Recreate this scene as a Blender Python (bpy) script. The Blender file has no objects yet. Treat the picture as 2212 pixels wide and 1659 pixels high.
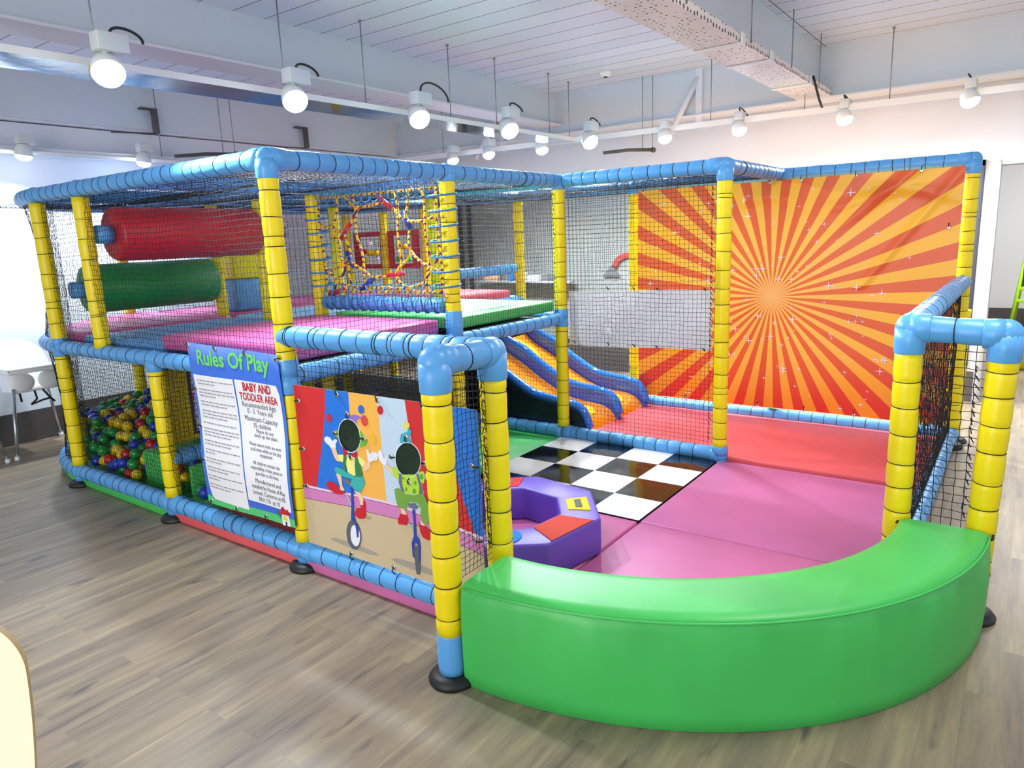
import bpy, bmesh, math, random
import numpy as np
from mathutils import Vector, Matrix
random.seed(7); np.random.seed(7)
scene = bpy.context.scene
COL = scene.collection
PI = math.pi

# ------------------------------------------------------------------ helpers
def lin(c):
    c = c / 255.0
    return c / 12.92 if c <= 0.04045 else ((c + 0.055) / 1.055) ** 2.4
def rgb(r, g, b): return (lin(r), lin(g), lin(b), 1.0)

MATS = {}
def base_mat(name):
    m = bpy.data.materials.new(name); m.use_nodes = True
    nt = m.node_tree; bs = nt.nodes['Principled BSDF']
    MATS[name] = m
    return m, nt, bs
def mat(name, col, rough=0.5, metal=0.0, spec=0.5, bump=0.0, bscale=60, emit=None, estr=0, vary=0.0, vscale=8, coat=0.0, alpha=None):
    m, nt, bs = base_mat(name)
    bs.inputs['Base Color'].default_value = rgb(*col)
    bs.inputs['Roughness'].default_value = rough
    bs.inputs['Metallic'].default_value = metal
    bs.inputs['Specular IOR Level'].default_value = spec
    bs.inputs['Coat Weight'].default_value = coat
    if emit:
        bs.inputs['Emission Color'].default_value = rgb(*emit); bs.inputs['Emission Strength'].default_value = estr
    if alpha is not None: bs.inputs['Alpha'].default_value = alpha
    if bump or vary:
        tc = nt.nodes.new('ShaderNodeTexCoord')
        no = nt.nodes.new('ShaderNodeTexNoise'); no.inputs['Scale'].default_value = bscale; no.inputs['Detail'].default_value = 4
        nt.links.new(tc.outputs['Object'], no.inputs['Vector'])
        if bump:
            bp = nt.nodes.new('ShaderNodeBump'); bp.inputs['Strength'].default_value = bump; bp.inputs['Distance'].default_value = 0.01
            nt.links.new(no.outputs['Fac'], bp.inputs['Height']); nt.links.new(bp.outputs['Normal'], bs.inputs['Normal'])
        if vary:
            n2 = nt.nodes.new('ShaderNodeTexNoise'); n2.inputs['Scale'].default_value = vscale; n2.inputs['Detail'].default_value = 5
            nt.links.new(tc.outputs['Object'], n2.inputs['Vector'])
            hsv = nt.nodes.new('ShaderNodeHueSaturation'); hsv.inputs['Color'].default_value = rgb(*col)
            mr = nt.nodes.new('ShaderNodeMapRange'); mr.inputs['From Min'].default_value = 0.3; mr.inputs['From Max'].default_value = 0.7
            mr.inputs['To Min'].default_value = 1 - vary; mr.inputs['To Max'].default_value = 1 + vary
            nt.links.new(n2.outputs['Fac'], mr.inputs['Value']); nt.links.new(mr.outputs['Result'], hsv.inputs['Value'])
            nt.links.new(hsv.outputs['Color'], bs.inputs['Base Color'])
    return m

class MB:
    """collects geometry for ONE mesh"""
    def __init__(s): s.v = []; s.f = []; s.m = []; s.sm = []; s.n = 0
    def add(s, verts, faces, mi=0, smooth=False):
        o = s.n
        s.v.extend([tuple(map(float, p)) for p in verts]); s.n += len(verts)
        for f in faces:
            s.f.append(tuple(int(i) + o for i in f)); s.m.append(mi); s.sm.append(smooth)
    def box(s, lo, hi, mi=0, rot=None, bev=0.0, seg=2):
        lo = Vector(lo); hi = Vector(hi); c = (lo + hi) / 2; d = hi - lo
        bm = bmesh.new(); bmesh.ops.create_cube(bm, size=1.0)
        for v in bm.verts: v.co = Vector((v.co.x * d.x, v.co.y * d.y, v.co.z * d.z))
        if bev > 0: bmesh.ops.bevel(bm, geom=bm.edges[:], offset=bev, segments=seg, affect='EDGES', profile=0.5)
        bm.verts.index_update()
        vs = [(rot @ v.co if rot else v.co) + c for v in bm.verts]
        s.add(vs, [[v.index for v in f.verts] for f in bm.faces], mi, bev > 0)
        bm.free()
    def sweep(s, pts, radii, n=12, mi=0, cap=True, smooth=True, closed=False):
        P = np.array(pts, float); N = len(P)
        if np.isscalar(radii): radii = np.full(N, radii)
        if closed: T = np.roll(P, -1, 0) - np.roll(P, 1, 0)
        else: T = np.gradient(P, axis=0)
        T /= (np.linalg.norm(T, axis=1)[:, None] + 1e-12)
        up = np.array([0, 0, 1.0]) if abs(T[0][2]) < 0.9 else np.array([1.0, 0, 0])
        a = np.cross(T[0], up); a /= np.linalg.norm(a)
        ang = np.arange(n) * 2 * PI / n
        V = []
        for i in range(N):
            a = a - T[i] * (a @ T[i]); a /= np.linalg.norm(a); b = np.cross(T[i], a)
            V.append(P[i] + radii[i] * (np.cos(ang)[:, None] * a + np.sin(ang)[:, None] * b))
        V = np.concatenate(V); F = []
        for i in range(N if closed else N - 1):
            i2 = (i + 1) % N
            for j in range(n):
                k = (j + 1) % n
                F.append((i * n + j, i * n + k, i2 * n + k, i2 * n + j))
        if cap and not closed:
            F.append(tuple(range(n - 1, -1, -1))); F.append(tuple((N - 1) * n + j for j in range(n)))
        s.add(V, F, mi, smooth)
    def cyl(s, a, b, r, n=16, mi=0, r2=None): s.sweep([a, b], [r, r if r2 is None else r2], n, mi)
    def lathe(s, prof, c=(0, 0, 0), n=24, mi=0, axis='z', smooth=True):
        V = []; F = []
        for r, z in prof:
            for j in range(n):
                t = 2 * PI * j / n; p = (r * math.cos(t), r * math.sin(t), z)
                if axis == 'x': p = (p[2], p[0], p[1])
                if axis == 'y': p = (p[1], p[2], p[0])
                V.append((p[0] + c[0], p[1] + c[1], p[2] + c[2]))
        N = len(prof)
        for i in range(N - 1):
            for j in range(n):
                k = (j + 1) % n; F.append((i * n + j, i * n + k, (i + 1) * n + k, (i + 1) * n + j))
        F.append(tuple(range(n - 1, -1, -1))); F.append(tuple((N - 1) * n + j for j in range(n)))
        s.add(V, F, mi, smooth)
    def sphere(s, c, r, n=16, m=10, mi=0, sx=1, sy=1, sz=1):
        V = [(c[0], c[1], c[2] - r * sz)]; F = []
        for i in range(1, m):
            p = -PI / 2 + PI * i / m
            for j in range(n):
                t = 2 * PI * j / n
                V.append((c[0] + r * sx * math.cos(p) * math.cos(t), c[1] + r * sy * math.cos(p) * math.sin(t), c[2] + r * sz * math.sin(p)))
        V.append((c[0], c[1], c[2] + r * sz)); L = len(V) - 1
        for j in range(n): F.append((0, 1 + (j + 1) % n, 1 + j))
        for i in range(m - 2):
            for j in range(n):
                k = (j + 1) % n; F.append((1 + i * n + j, 1 + i * n + k, 1 + (i + 1) * n + k, 1 + (i + 1) * n + j))
        for j in range(n): F.append((L, 1 + (m - 2) * n + j, 1 + (m - 2) * n + (j + 1) % n))
        s.add(V, F, mi, True)
    def prism(s, poly, z0, z1, mi=0, to=None):
        """poly in 2D, extruded z0..z1; to maps (a,b,c)->xyz"""
        to = to or (lambda a, b, c: (a, b, c)); n = len(poly)
        V = [to(p[0], p[1], z0) for p in poly] + [to(p[0], p[1], z1) for p in poly]
        F = [tuple(range(n - 1, -1, -1)), tuple(range(n, 2 * n))] + [(i, (i + 1) % n, n + (i + 1) % n, n + i) for i in range(n)]
        s.add(V, F, mi)
    def quad(s, a, b, c, d, mi=0): s.add([a, b, c, d], [(0, 1, 2, 3)], mi)
    def grid(s, G, mi=0, smooth=True):
        nu, nv = G.shape[:2]
        F = [(i * nv + j, (i + 1) * nv + j, (i + 1) * nv + j + 1, i * nv + j + 1) for i in range(nu - 1) for j in range(nv - 1)]
        s.add(G.reshape(-1, 3), F, mi, smooth)
    def net(s, G, r=0.0017, mi=0):
        """knotted net: a thin three sided cord along every row and column of the grid"""
        for A in (G, G.transpose(1, 0, 2)):
            nl, L = A.shape[:2]
            T = np.gradient(A, axis=1); T /= (np.linalg.norm(T, axis=2)[..., None] + 1e-12)
            ref = np.where(np.abs(T[..., 2:3]) < 0.8, np.array([0, 0, 1.0]), np.array([0.7, 0.7, 0.1]))
            a = np.cross(T, ref); a /= (np.linalg.norm(a, axis=2)[..., None] + 1e-12); b = np.cross(T, a)
            V = np.stack([A + r * (math.cos(t) * a + math.sin(t) * b) for t in (0, 2.094, 4.189)], 2)
            base = (np.arange(nl)[:, None] * L + np.arange(L - 1)[None, :]) * 3
            F = np.concatenate([np.stack([base + j, base + (j + 1) % 3, base + 3 + (j + 1) % 3, base + 3 + j], -1).reshape(-1, 4) for j in range(3)])
            s.add(V.reshape(-1, 3), F.tolist(), mi, True)
    def build(s, name, mats, parent=None, loc=None, autosmooth=False):
        if not isinstance(mats, (list, tuple)): mats = [mats]
        org = Vector((0, 0, 0))
        if parent is not None:
            p = parent
            while p is not None: org += p.location; p = p.parent
        if loc is not None: org = Vector(loc)
        me = bpy.data.meshes.new(name)
        me.from_pydata([(x - org.x, y - org.y, z - org.z) for x, y, z in s.v], [], s.f)
        me.polygons.foreach_set('material_index', s.m); me.polygons.foreach_set('use_smooth', s.sm)
        for m in mats: me.materials.append(MATS[m] if isinstance(m, str) else m)
        me.update()
        o = bpy.data.objects.new(name, me); COL.objects.link(o)
        if parent is not None: o.parent = parent
        elif loc is not None: o.location = loc
        return o

def tag(o, label=None, cat=None, group=None, kind=None):
    if label: o['label'] = label
    if cat: o['category'] = cat
    if group: o['group'] = group
    if kind: o['kind'] = kind
    return o
def thing(name, label, cat, loc=(0, 0, 0), group=None, kind=None):
    o = bpy.data.objects.new(name, None); o.empty_display_size = 0.1; COL.objects.link(o); o.location = loc
    return tag(o, label, cat, group, kind)
def struct(o): o['kind'] = 'structure'; return o
def copy_tree(o, loc=None, parent=None):
    c = o.copy(); COL.objects.link(c)
    if parent is not None: c.parent = parent
    if loc is not None: c.location = loc
    for ch in list(o.children): copy_tree(ch, None, c)
    return c
def flat_mesh_from_outline(splines):
    """2D filled outline with holes -> (verts, faces) via a temporary curve"""
    cu = bpy.data.curves.new('outline', 'CURVE'); cu.dimensions = '2D'; cu.fill_mode = 'BOTH'
    for sp in splines:
        k = cu.splines.new('POLY'); k.points.add(len(sp) - 1)
        for i, (a, b) in enumerate(sp): k.points[i].co = (a, b, 0, 1)
        k.use_cyclic_u = True
    ob = bpy.data.objects.new('outline', cu)
    me = bpy.data.meshes.new_from_object(ob)
    V = [tuple(v.co[:2]) for v in me.vertices]; F = [tuple(p.vertices) for p in me.polygons]
    bpy.data.objects.remove(ob); bpy.data.curves.remove(cu); bpy.data.meshes.remove(me)
    return V, F
def text_mesh(txt, size, align='CENTER', bold=0.0, xscale=1.0):
    cu = bpy.data.curves.new('lettering', 'FONT'); cu.body = txt; cu.size = size; cu.align_x = align; cu.fill_mode = 'FRONT'
    cu.offset = bold; cu.resolution_u = 3
    ob = bpy.data.objects.new('lettering', cu); me = bpy.data.meshes.new_from_object(ob)
    V = [(v.co[0] * xscale, v.co[1]) for v in me.vertices]; F = [tuple(p.vertices) for p in me.polygons]
    bpy.data.objects.remove(ob); bpy.data.curves.remove(cu); bpy.data.meshes.remove(me)
    return V, F

# ------------------------------------------------------------------ materials
mat('yellow_vinyl', (250, 224, 0), 0.36, bump=0.10, bscale=30)
mat('blue_vinyl', (92, 166, 230), 0.36, bump=0.12, bscale=26)
mat('green_vinyl', (66, 188, 88), 0.42, bump=0.10, bscale=9, vary=0.05, vscale=3)
mat('pink_vinyl', (200, 108, 162), 0.45, bump=0.06, bscale=14, vary=0.06, vscale=4)
mat('red_vinyl', (228, 92, 98), 0.48, bump=0.05, bscale=14, vary=0.04)
mat('purple_vinyl', (104, 76, 188), 0.42, bump=0.10, bscale=12)
mat('deck_blue_vinyl', (96, 160, 220), 0.42, bump=0.05)
mat('light_blue_vinyl', (150, 200, 240), 0.42, bump=0.05)
mat('deck_pink_vinyl', (208, 96, 156), 0.42, bump=0.05)
mat('deck_green_vinyl', (84, 200, 104), 0.42, bump=0.05)
mat('roller_red', (196, 28, 46), 0.4, bump=0.05, bscale=20)
mat('roller_green', (20, 135, 62), 0.42, bump=0.05, bscale=20)
mat('white_vinyl', (240, 240, 240), 0.3, bump=0.06, bscale=14)
mat('black_vinyl', (14, 15, 18), 0.12, spec=0.8, bump=0.12, bscale=12)
mat('under_deck_dark', (30, 34, 52), 0.5); mat('net_black', (20, 22, 24), 0.75)
mat('cord_black', (24, 26, 32), 0.7)
mat('rubber_black', (26, 27, 29), 0.5, bump=0.1, bscale=40)
mat('plywood_dark', (58, 50, 44), 0.7, vary=0.15, vscale=6)
mat('rope_blue', (52, 128, 196), 0.6)
mat('connector_red', (206, 30, 48), 0.35)
mat('connector_blue', (30, 60, 160), 0.35)
mat('orange_patch', (196, 58, 36), 0.7, spec=.2); mat('red_patch', (226, 58, 60), 0.7, spec=.2); mat('yellow_patch', (246, 206, 30), 0.7, spec=.2)
mat('dark_patch', (40, 38, 32), 0.5); mat('brown_patch', (130, 84, 66), 0.5); mat('blue_patch', (40, 130, 226), 0.7, spec=.2); mat('green_patch', (70, 200, 90), 0.7, spec=.2)
mat('slide_blue', (40, 92, 200), 0.12, coat=0.4); mat('slide_rim', (52, 128, 232), 0.10, coat=0.5); mat('slide_orange', (255, 150, 24), 0.10, coat=0.5); mat('slide_navy', (20, 26, 48), 0.3)
mat('wall_paint', (228, 236, 246), 0.75, bump=0.03, bscale=120)
mat('wall_far_paint', (222, 222, 224), 0.75)
mat('skirting_vinyl', (82, 76, 76), 0.6, vary=0.12, vscale=10)
mat('beam_paint', (214, 222, 228), 0.6, bump=0.02)
mat('flange_paint', (228, 232, 240), 0.5)
mat('white_metal', (232, 234, 232), 0.4)
mat('trunking_metal', (196, 204, 212), 0.09, metal=1.0, bump=0.15, bscale=5)
mat('galvanised', (150, 154, 156), 0.4, metal=0.8)
mat('bracket_brown', (96, 90, 86), 0.5, metal=0.5)
mat('cable_black', (28, 28, 32), 0.5)
mat('gear_grey', (214, 220, 220), 0.5)
mat('lamp_lens', (255, 255, 255), 0.3, emit=(244, 250, 255), estr=26)
mat('white_plastic', (246, 246, 248), 0.3); mat('silver_tube', (190, 196, 202), 0.28, metal=0.9); mat('strap_black', (30, 30, 34), 0.7)
mat('beech_ply', (244, 236, 200), 0.35, coat=0.3, vary=0.03, vscale=4); mat('beech_edge', (176, 150, 96), 0.5)
mat('sheet_white', (240, 237, 242), 0.35, bump=0.05, bscale=10)
mat('eyelet_metal', (225, 225, 220), 0.2, metal=1.0)
mat('easel_lime', (172, 226, 40), 0.4); mat('chalkboard', (34, 40, 40), 0.7)
mat('royal_blue', (36, 54, 190), 0.45)
mat('pane_grey', (150, 155, 152), 0.22, spec=0.6, vary=0.12, vscale=1.6)
mat('frame_dark', (62, 64, 74), 0.45); mat('frame_grey', (186, 190, 194), 0.4)
mat('sign_red', (186, 64, 60), 0.5); mat('sign_grey', (110, 112, 116), 0.5)
mat('mirror_warped', (215, 215, 220), 0.06, metal=1.0, bump=1.0, bscale=7)
mat('ink_grey', (150, 150, 158), 0.6); mat('ink_dark', (66, 66, 82), 0.6); mat('ink_red', (196, 34, 50), 0.5); mat('ink_green', (112, 214, 108), 0.5)
mat('paper_white', (246, 246, 250), 0.4)
mat('house_yellow', (236, 220, 60), 0.5); mat('grass_print', (84, 204, 120), 0.5)
for k, c in dict(red=(216, 36, 60), ballblue=(46, 110, 206), crimson=(206, 28, 48), amber=(246, 190, 50), purple=(150, 116, 204), ballred=(226, 74, 74), green=(104, 190, 50),
                 white=(238, 240, 250), skin=(246, 206, 166), shirt=(250, 240, 140), vest=(52, 132, 84), teal=(60, 180, 172), grey=(106, 112, 132), navy=(44, 66, 170), silver=(170, 184, 200),
                 tyre=(92, 96, 106), ballyel=(232, 222, 110), aqua=(66, 176, 200), lime=(186, 226, 60), spot=(84, 176, 70), olive=(120, 168, 70), printshade=(168, 160, 146),
                 curtain_red=(214, 44, 48), curtain_blue=(36, 118, 220), curtain_orange=(250, 186, 84), curtain_pale=(198, 220, 240), kerb_pink=(214, 132, 192), kerb_light=(238, 206, 232), ring_sand=(208, 188, 152)).items():
    mat('print_' + k, c, 0.42)
mat('hole_dark', (18, 44, 26), 0.8, vary=0.35, vscale=60)  # dark green stands for the dim space seen through the face holes
BALLC = {'red': (206, 22, 34), 'green': (24, 156, 70), 'blue': (30, 62, 196), 'yellow': (240, 206, 20)}
for k, c in BALLC.items(): mat('ball_' + k, c, 0.22, coat=0.3)

def rope_mat():
    m, nt, bs = base_mat('rope_multi')
    tc = nt.nodes.new('ShaderNodeTexCoord'); w = nt.nodes.new('ShaderNodeTexWave'); w.wave_type = 'BANDS'; w.bands_direction = 'DIAGONAL'
    w.inputs['Scale'].default_value = 7; w.inputs['Distortion'].default_value = 1.0
    cr = nt.nodes.new('ShaderNodeValToRGB'); cr.color_ramp.interpolation = 'CONSTANT'
    e = cr.color_ramp.elements; e[0].position = 0; e[0].color = rgb(240, 206, 40); e[1].position = 0.28; e[1].color = rgb(200, 30, 44)
    n = e.new(0.5); n.color = rgb(30, 44, 120); n = e.new(0.78); n.color = rgb(240, 206, 40)
    nt.links.new(tc.outputs['Object'], w.inputs['Vector']); nt.links.new(w.outputs['Fac'], cr.inputs['Fac']); nt.links.new(cr.outputs['Color'], bs.inputs['Base Color'])
    bs.inputs['Roughness'].default_value = 0.7
rope_mat()

def floor_mat():
    m, nt, bs = base_mat('wood_vinyl_floor'); N = nt.nodes.new; L = nt.links.new
    tc = N('ShaderNodeTexCoord')
    br = N('ShaderNodeTexBrick'); br.offset = 0.37; br.inputs['Scale'].default_value = 1.0
    br.inputs['Brick Width'].default_value = 0.9; br.inputs['Row Height'].default_value = 0.10
    br.inputs['Mortar Size'].default_value = 0.0008; br.inputs['Mortar Smooth'].default_value = 0.2; br.inputs['Bias'].default_value = 0
    br.inputs['Color1'].default_value = rgb(0, 0, 0); br.inputs['Color2'].default_value = rgb(255, 255, 255); br.inputs['Mortar'].default_value = rgb(90, 90, 90)
    L(tc.outputs['Object'], br.inputs['Vector'])
    mp = N('ShaderNodeMapping'); mp.inputs['Scale'].default_value = (1.6, 15, 1); L(tc.outputs['Object'], mp.inputs['Vector'])
    ad = N('ShaderNodeVectorMath'); ad.operation = 'ADD'; sc = N('ShaderNodeVectorMath'); sc.operation = 'SCALE'; sc.inputs['Scale'].default_value = 9.0
    L(br.outputs['Color'], sc.inputs[0]); L(mp.outputs['Vector'], ad.inputs[0]); L(sc.outputs['Vector'], ad.inputs[1])
    n1 = N('ShaderNodeTexNoise'); n1.inputs['Scale'].default_value = 1.0; n1.inputs['Detail'].default_value = 6; n1.inputs['Roughness'].default_value = 0.62; L(ad.outputs['Vector'], n1.inputs['Vector'])
    cr = N('ShaderNodeValToRGB'); e = cr.color_ramp.elements
    e[0].position = 0.26; e[0].color = rgb(98, 88, 78); e[1].position = 0.76; e[1].color = rgb(176, 154, 120)
    q = e.new(0.42); q.color = rgb(132, 116, 100); q = e.new(0.56); q.color = rgb(148, 132, 108)
    L(n1.outputs['Fac'], cr.inputs['Fac'])
    # knots
    mp2 = N('ShaderNodeMapping'); mp2.inputs['Scale'].default_value = (3.0, 11, 1); L(tc.outputs['Object'], mp2.inputs['Vector'])
    n2 = N('ShaderNodeTexNoise'); n2.inputs['Scale'].default_value = 1.1; n2.inputs['Detail'].default_value = 2; L(mp2.outputs['Vector'], n2.inputs['Vector'])
    r2 = N('ShaderNodeMapRange'); r2.inputs['From Min'].default_value = 0.64; r2.inputs['From Max'].default_value = 0.74; L(n2.outputs['Fac'], r2.inputs['Value'])
    mx = N('ShaderNodeMix'); mx.data_type = 'RGBA'; mx.inputs[7].default_value = rgb(96, 86, 82); L(r2.outputs['Result'], mx.inputs[0]); L(cr.outputs['Color'], mx.inputs[6])
    hs = N('ShaderNodeHueSaturation'); hs.inputs['Saturation'].default_value = 0.95
    mr = N('ShaderNodeMapRange'); mr.inputs['To Min'].default_value = 0.86; mr.inputs['To Max'].default_value = 1.10; L(br.outputs['Color'], mr.inputs['Value'])
    L(mr.outputs['Result'], hs.inputs['Value']); L(mx.outputs[2], hs.inputs['Color'])
    L(hs.outputs['Color'], bs.inputs['Base Color'])
    bs.inputs['Roughness'].default_value = 0.42; bs.inputs['Specular IOR Level'].default_value = 0.5
    bp = N('ShaderNodeBump'); bp.inputs['Strength'].default_value = 0.12; bp.inputs['Distance'].default_value = 0.004; L(n1.outputs['Fac'], bp.inputs['Height']); L(bp.outputs['Normal'], bs.inputs['Normal'])
floor_mat()

def ceiling_mat():
    m, nt, bs = base_mat('ceiling_boards'); N = nt.nodes.new; L = nt.links.new
    tc = N('ShaderNodeTexCoord')
    br = N('ShaderNodeTexBrick'); br.offset = 0.0; br.inputs['Scale'].default_value = 1.0
    mp = N('ShaderNodeMapping'); mp.inputs['Rotation'].default_value = (0, 0, PI / 2); L(tc.outputs['Object'], mp.inputs['Vector'])
    br.inputs['Brick Width'].default_value = 40.0; br.inputs['Row Height'].default_value = 0.235; br.inputs['Mortar Size'].default_value = 0.006; br.inputs['Mortar Smooth'].default_value = 0.3
    br.inputs['Color1'].default_value = rgb(230, 236, 246); br.inputs['Color2'].default_value = rgb(222, 228, 240); br.inputs['Mortar'].default_value = rgb(136, 132, 136)
    L(mp.outputs['Vector'], br.inputs['Vector'])
    L(br.outputs['Color'], bs.inputs['Base Color'])
    bs.inputs['Roughness'].default_value = 0.5
ceiling_mat()

def tray_mat():
    m, nt, bs = base_mat('perforated_tray'); N = nt.nodes.new; L = nt.links.new
    tc = N('ShaderNodeTexCoord'); mp = N('ShaderNodeMapping'); mp.inputs['Scale'].default_value = (22, 34, 22); L(tc.outputs['Object'], mp.inputs['Vector'])
    vo = N('ShaderNodeTexVoronoi'); vo.inputs['Randomness'].default_value = 0.25; vo.inputs['Scale'].default_value = 1.0; L(mp.outputs['Vector'], vo.inputs['Vector'])
    mr = N('ShaderNodeMath'); mr.operation = 'LESS_THAN'; mr.inputs[1].default_value = 0.26; L(vo.outputs['Distance'], mr.inputs[0])
    mx = N('ShaderNodeMix'); mx.data_type = 'RGBA'; mx.inputs[6].default_value = rgb(232, 222, 218); mx.inputs[7].default_value = rgb(96, 84, 82)
    L(mr.outputs['Value'], mx.inputs[0]); L(mx.outputs[2], bs.inputs['Base Color'])
    bs.inputs['Roughness'].default_value = 0.45
tray_mat()

def sunburst_mat():
    m, nt, bs = base_mat('sunburst_print'); N = nt.nodes.new; L = nt.links.new
    def M(op, a, b=None):
        n = N('ShaderNodeMath'); n.operation = op
        for i, x in enumerate((a, b)):
            if x is None: continue
            if isinstance(x, (int, float)): n.inputs[i].default_value = x
            else: L(x, n.inputs[i])
        return n.outputs[0]
    def mix(f, a, b):
        n = N('ShaderNodeMix'); n.data_type = 'RGBA'
        if isinstance(f, (int, float)): n.inputs[0].default_value = f
        else: L(f, n.inputs[0])
        for i, x in ((6, a), (7, b)):
            if isinstance(x, tuple): n.inputs[i].default_value = x
            else: L(x, n.inputs[i])
        return n.outputs[2]
    def ramp(v, a, b):
        n = N('ShaderNodeMapRange'); n.inputs['From Min'].default_value = a; n.inputs['From Max'].default_value = b; L(v, n.inputs['Value']); return n.outputs[0]
    tc = N('ShaderNodeTexCoord'); sp = N('ShaderNodeSeparateXYZ'); L(tc.outputs['Object'], sp.inputs[0])
    y, z = sp.outputs[1], sp.outputs[2]
    th = M('ARCTAN2', z, y); c = M('COSINE', M('MULTIPLY', th, 36.0))
    rad = M('SQRT', M('ADD', M('MULTIPLY', y, y), M('MULTIPLY', z, z)))
    w = M('DIVIDE', 0.018, M('ADD', rad, 0.02))
    n = N('ShaderNodeMapRange'); L(c, n.inputs['Value']); L(M('MULTIPLY', w, -1.0), n.inputs['From Min']); L(w, n.inputs['From Max']); ray = n.outputs[0]
    low = ramp(z, -0.35, -0.80)
    org = mix(low, rgb(224, 96, 48), rgb(222, 52, 36)); yel = mix(low, rgb(250, 186, 44), rgb(246, 146, 30))
    yel2 = mix(ramp(rad, 0.9, 0.1), yel, rgb(252, 200, 96)); org2 = mix(ramp(rad, 0.9, 0.05), org, rgb(234, 112, 44))
    colr = mix(ray, org2, yel2); colr = mix(ramp(rad, 0.16, 0.02), colr, rgb(246, 190, 110))
    L(colr, bs.inputs['Base Color']); bs.inputs['Roughness'].default_value = 0.38
sunburst_mat()

def header_mat():
    m, nt, bs = base_mat('rules_print'); N = nt.nodes.new; L = nt.links.new
    tc = N('ShaderNodeTexCoord'); sp = N('ShaderNodeSeparateXYZ'); L(tc.outputs['Object'], sp.inputs[0])
    no = N('ShaderNodeTexNoise'); no.inputs['Scale'].default_value = 9; no.inputs['Detail'].default_value = 4; L(tc.outputs['Object'], no.inputs['Vector'])
    a = N('ShaderNodeMath'); a.operation = 'MULTIPLY_ADD'; a.inputs[1].default_value = 0.16; L(no.outputs['Fac'], a.inputs[0]); L(sp.outputs[2], a.inputs[2])
    cr = N('ShaderNodeValToRGB'); e = cr.color_ramp.elements
    e[0].position = 0.0; e[0].color = rgb(62, 96, 214); e[1].position = 1.0; e[1].color = rgb(112, 150, 236)
    q = e.new(0.45); q.color = rgb(76, 134, 236); q = e.new(0.86); q.color = rgb(64, 116, 226); q = e.new(0.94); q.color = rgb(120, 160, 240)
    L(a.outputs[0], cr.inputs['Fac']); L(cr.outputs['Color'], bs.inputs['Base Color']); bs.inputs['Roughness'].default_value = 0.4
header_mat()
# ------------------------------------------------------------------ the room
XW, YW, ZC = 5.15, 5.25, 3.02           # back wall, left wall, ceiling
def slab(name, lo, hi, m, bev=0): 
    b = MB(); b.box(lo, hi, 0, bev=bev); return struct(b.build(name, m))
slab('floor', (-6, -7, -0.06), (13, YW + .1, 0), 'wood_vinyl_floor')
slab('ceiling', (-6, -7, ZC), (XW + .12, YW + .1, ZC + .08), 'ceiling_boards')
slab('wall_left', (-6, YW, 0), (XW, YW + .12, ZC), 'wall_paint')
slab('baseboard_left', (-6, YW - .012, 0), (XW, YW, .265), 'skirting_vinyl')
# back wall with the window opening and the passage opening on the right
WY0, WY1, WZ0, WZ1 = -1.19, 4.42, 0.30, 2.02
b = MB()
for lo, hi in (((XW, WY1, 0), (XW + .12, YW, ZC)), ((XW, WY0, 0), (XW + .12, WY1, WZ0)), ((XW, WY0, WZ1), (XW + .12, WY1, ZC)), ((XW, -1.26, 0), (XW + .12, WY0, ZC)), ((XW, -7, 1.99), (XW + .12, -1.26, ZC))):
    b.box(lo, hi)
struct(b.build('wall_back', 'wall_paint'))
slab('baseboard_back', (XW - .012, -1.24, 0), (XW, YW - .012, .265), 'skirting_vinyl')
b = MB()  # window: frame, mullions, dull grey pane
for y in (WY0, 4.22): b.box((XW - .03, y, WZ0), (XW + .03, y + .05, WZ1), 0, bev=.004)
for z in (WZ0, WZ1 - .05): b.box((XW - .03, WY0, z), (XW + .03, WY1, z + .05), 0, bev=.004)
b.box((XW - .03, WY1 - .05, WZ0), (XW + .03, WY1, WZ1), 0, bev=.004)
w = struct(b.build('window_1', 'frame_dark'))
b = MB(); b.box((XW + .0, WY0 + .04, WZ0 + .04), (XW + .012, WY1 - .04, WZ1 - .04)); b.build('pane', 'pane_grey', w)
b = MB(); b.box((XW - .018, WY0 + .05, WZ0 + .03), (XW + .0, WY0 + .105, WZ1 - .03)); tag(b.build('sash', 'frame_grey', w), 'pale grey sash')
b = MB()  # opening into the next room, grey lining
b.box((XW - .02, -1.30, 0), (XW + .14, -1.25, 2.01), 0, bev=.004); b.box((XW - .02, -3.2, 1.97), (XW + .14, -1.301, 2.01), 0, bev=.004)
struct(b.build('trim_1', 'frame_grey'))
slab('wall_far', (10.6, -7, 0), (10.72, YW, ZC), 'wall_far_paint')
slab('baseboard_far', (10.588, -7, 0), (10.6, YW, .265), 'skirting_vinyl')
slab('ceiling_far', (XW + .12, -7, ZC), (10.72, YW, ZC + .08), 'wall_far_paint')
# steel beams: web, bottom flange
def ibeam(name, lo, hi, axis, lip):
    b = MB(); b.box(lo, hi, 0)
    if axis == 'x': b.box((lo[0], lo[1] - lip, lo[2] - .02), (hi[0], hi[1] + lip, lo[2]), 1, bev=.004)
    else: b.box((lo[0] - lip, lo[1], lo[2] - .02), (hi[0] + lip, hi[1], lo[2]), 1, bev=.004)
    return struct(b.build(name, ['beam_paint', 'flange_paint']))
ibeam('trim_2', (-6, 2.68, 2.71), (4.80, 2.82, ZC), 'x', .07)
ibeam('trim_3', (4.80, -7, 2.62), (4.96, YW, ZC), 'y', .06)
ibeam('trim_4', (-6, 0.06, 2.70), (4.80, 0.26, ZC), 'x', .02)
ibeam('trim_5', (-6, 5.05, 2.63), (4.80, YW, ZC), 'x', .0)
b = MB(); b.box((-6, 4.98, 2.36), (4.7, 5.1, 2.40)); b.box((-6, 5.1, 2.40), (4.7, YW, 2.60)); struct(b.build('trim_6', 'flange_paint'))
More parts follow.
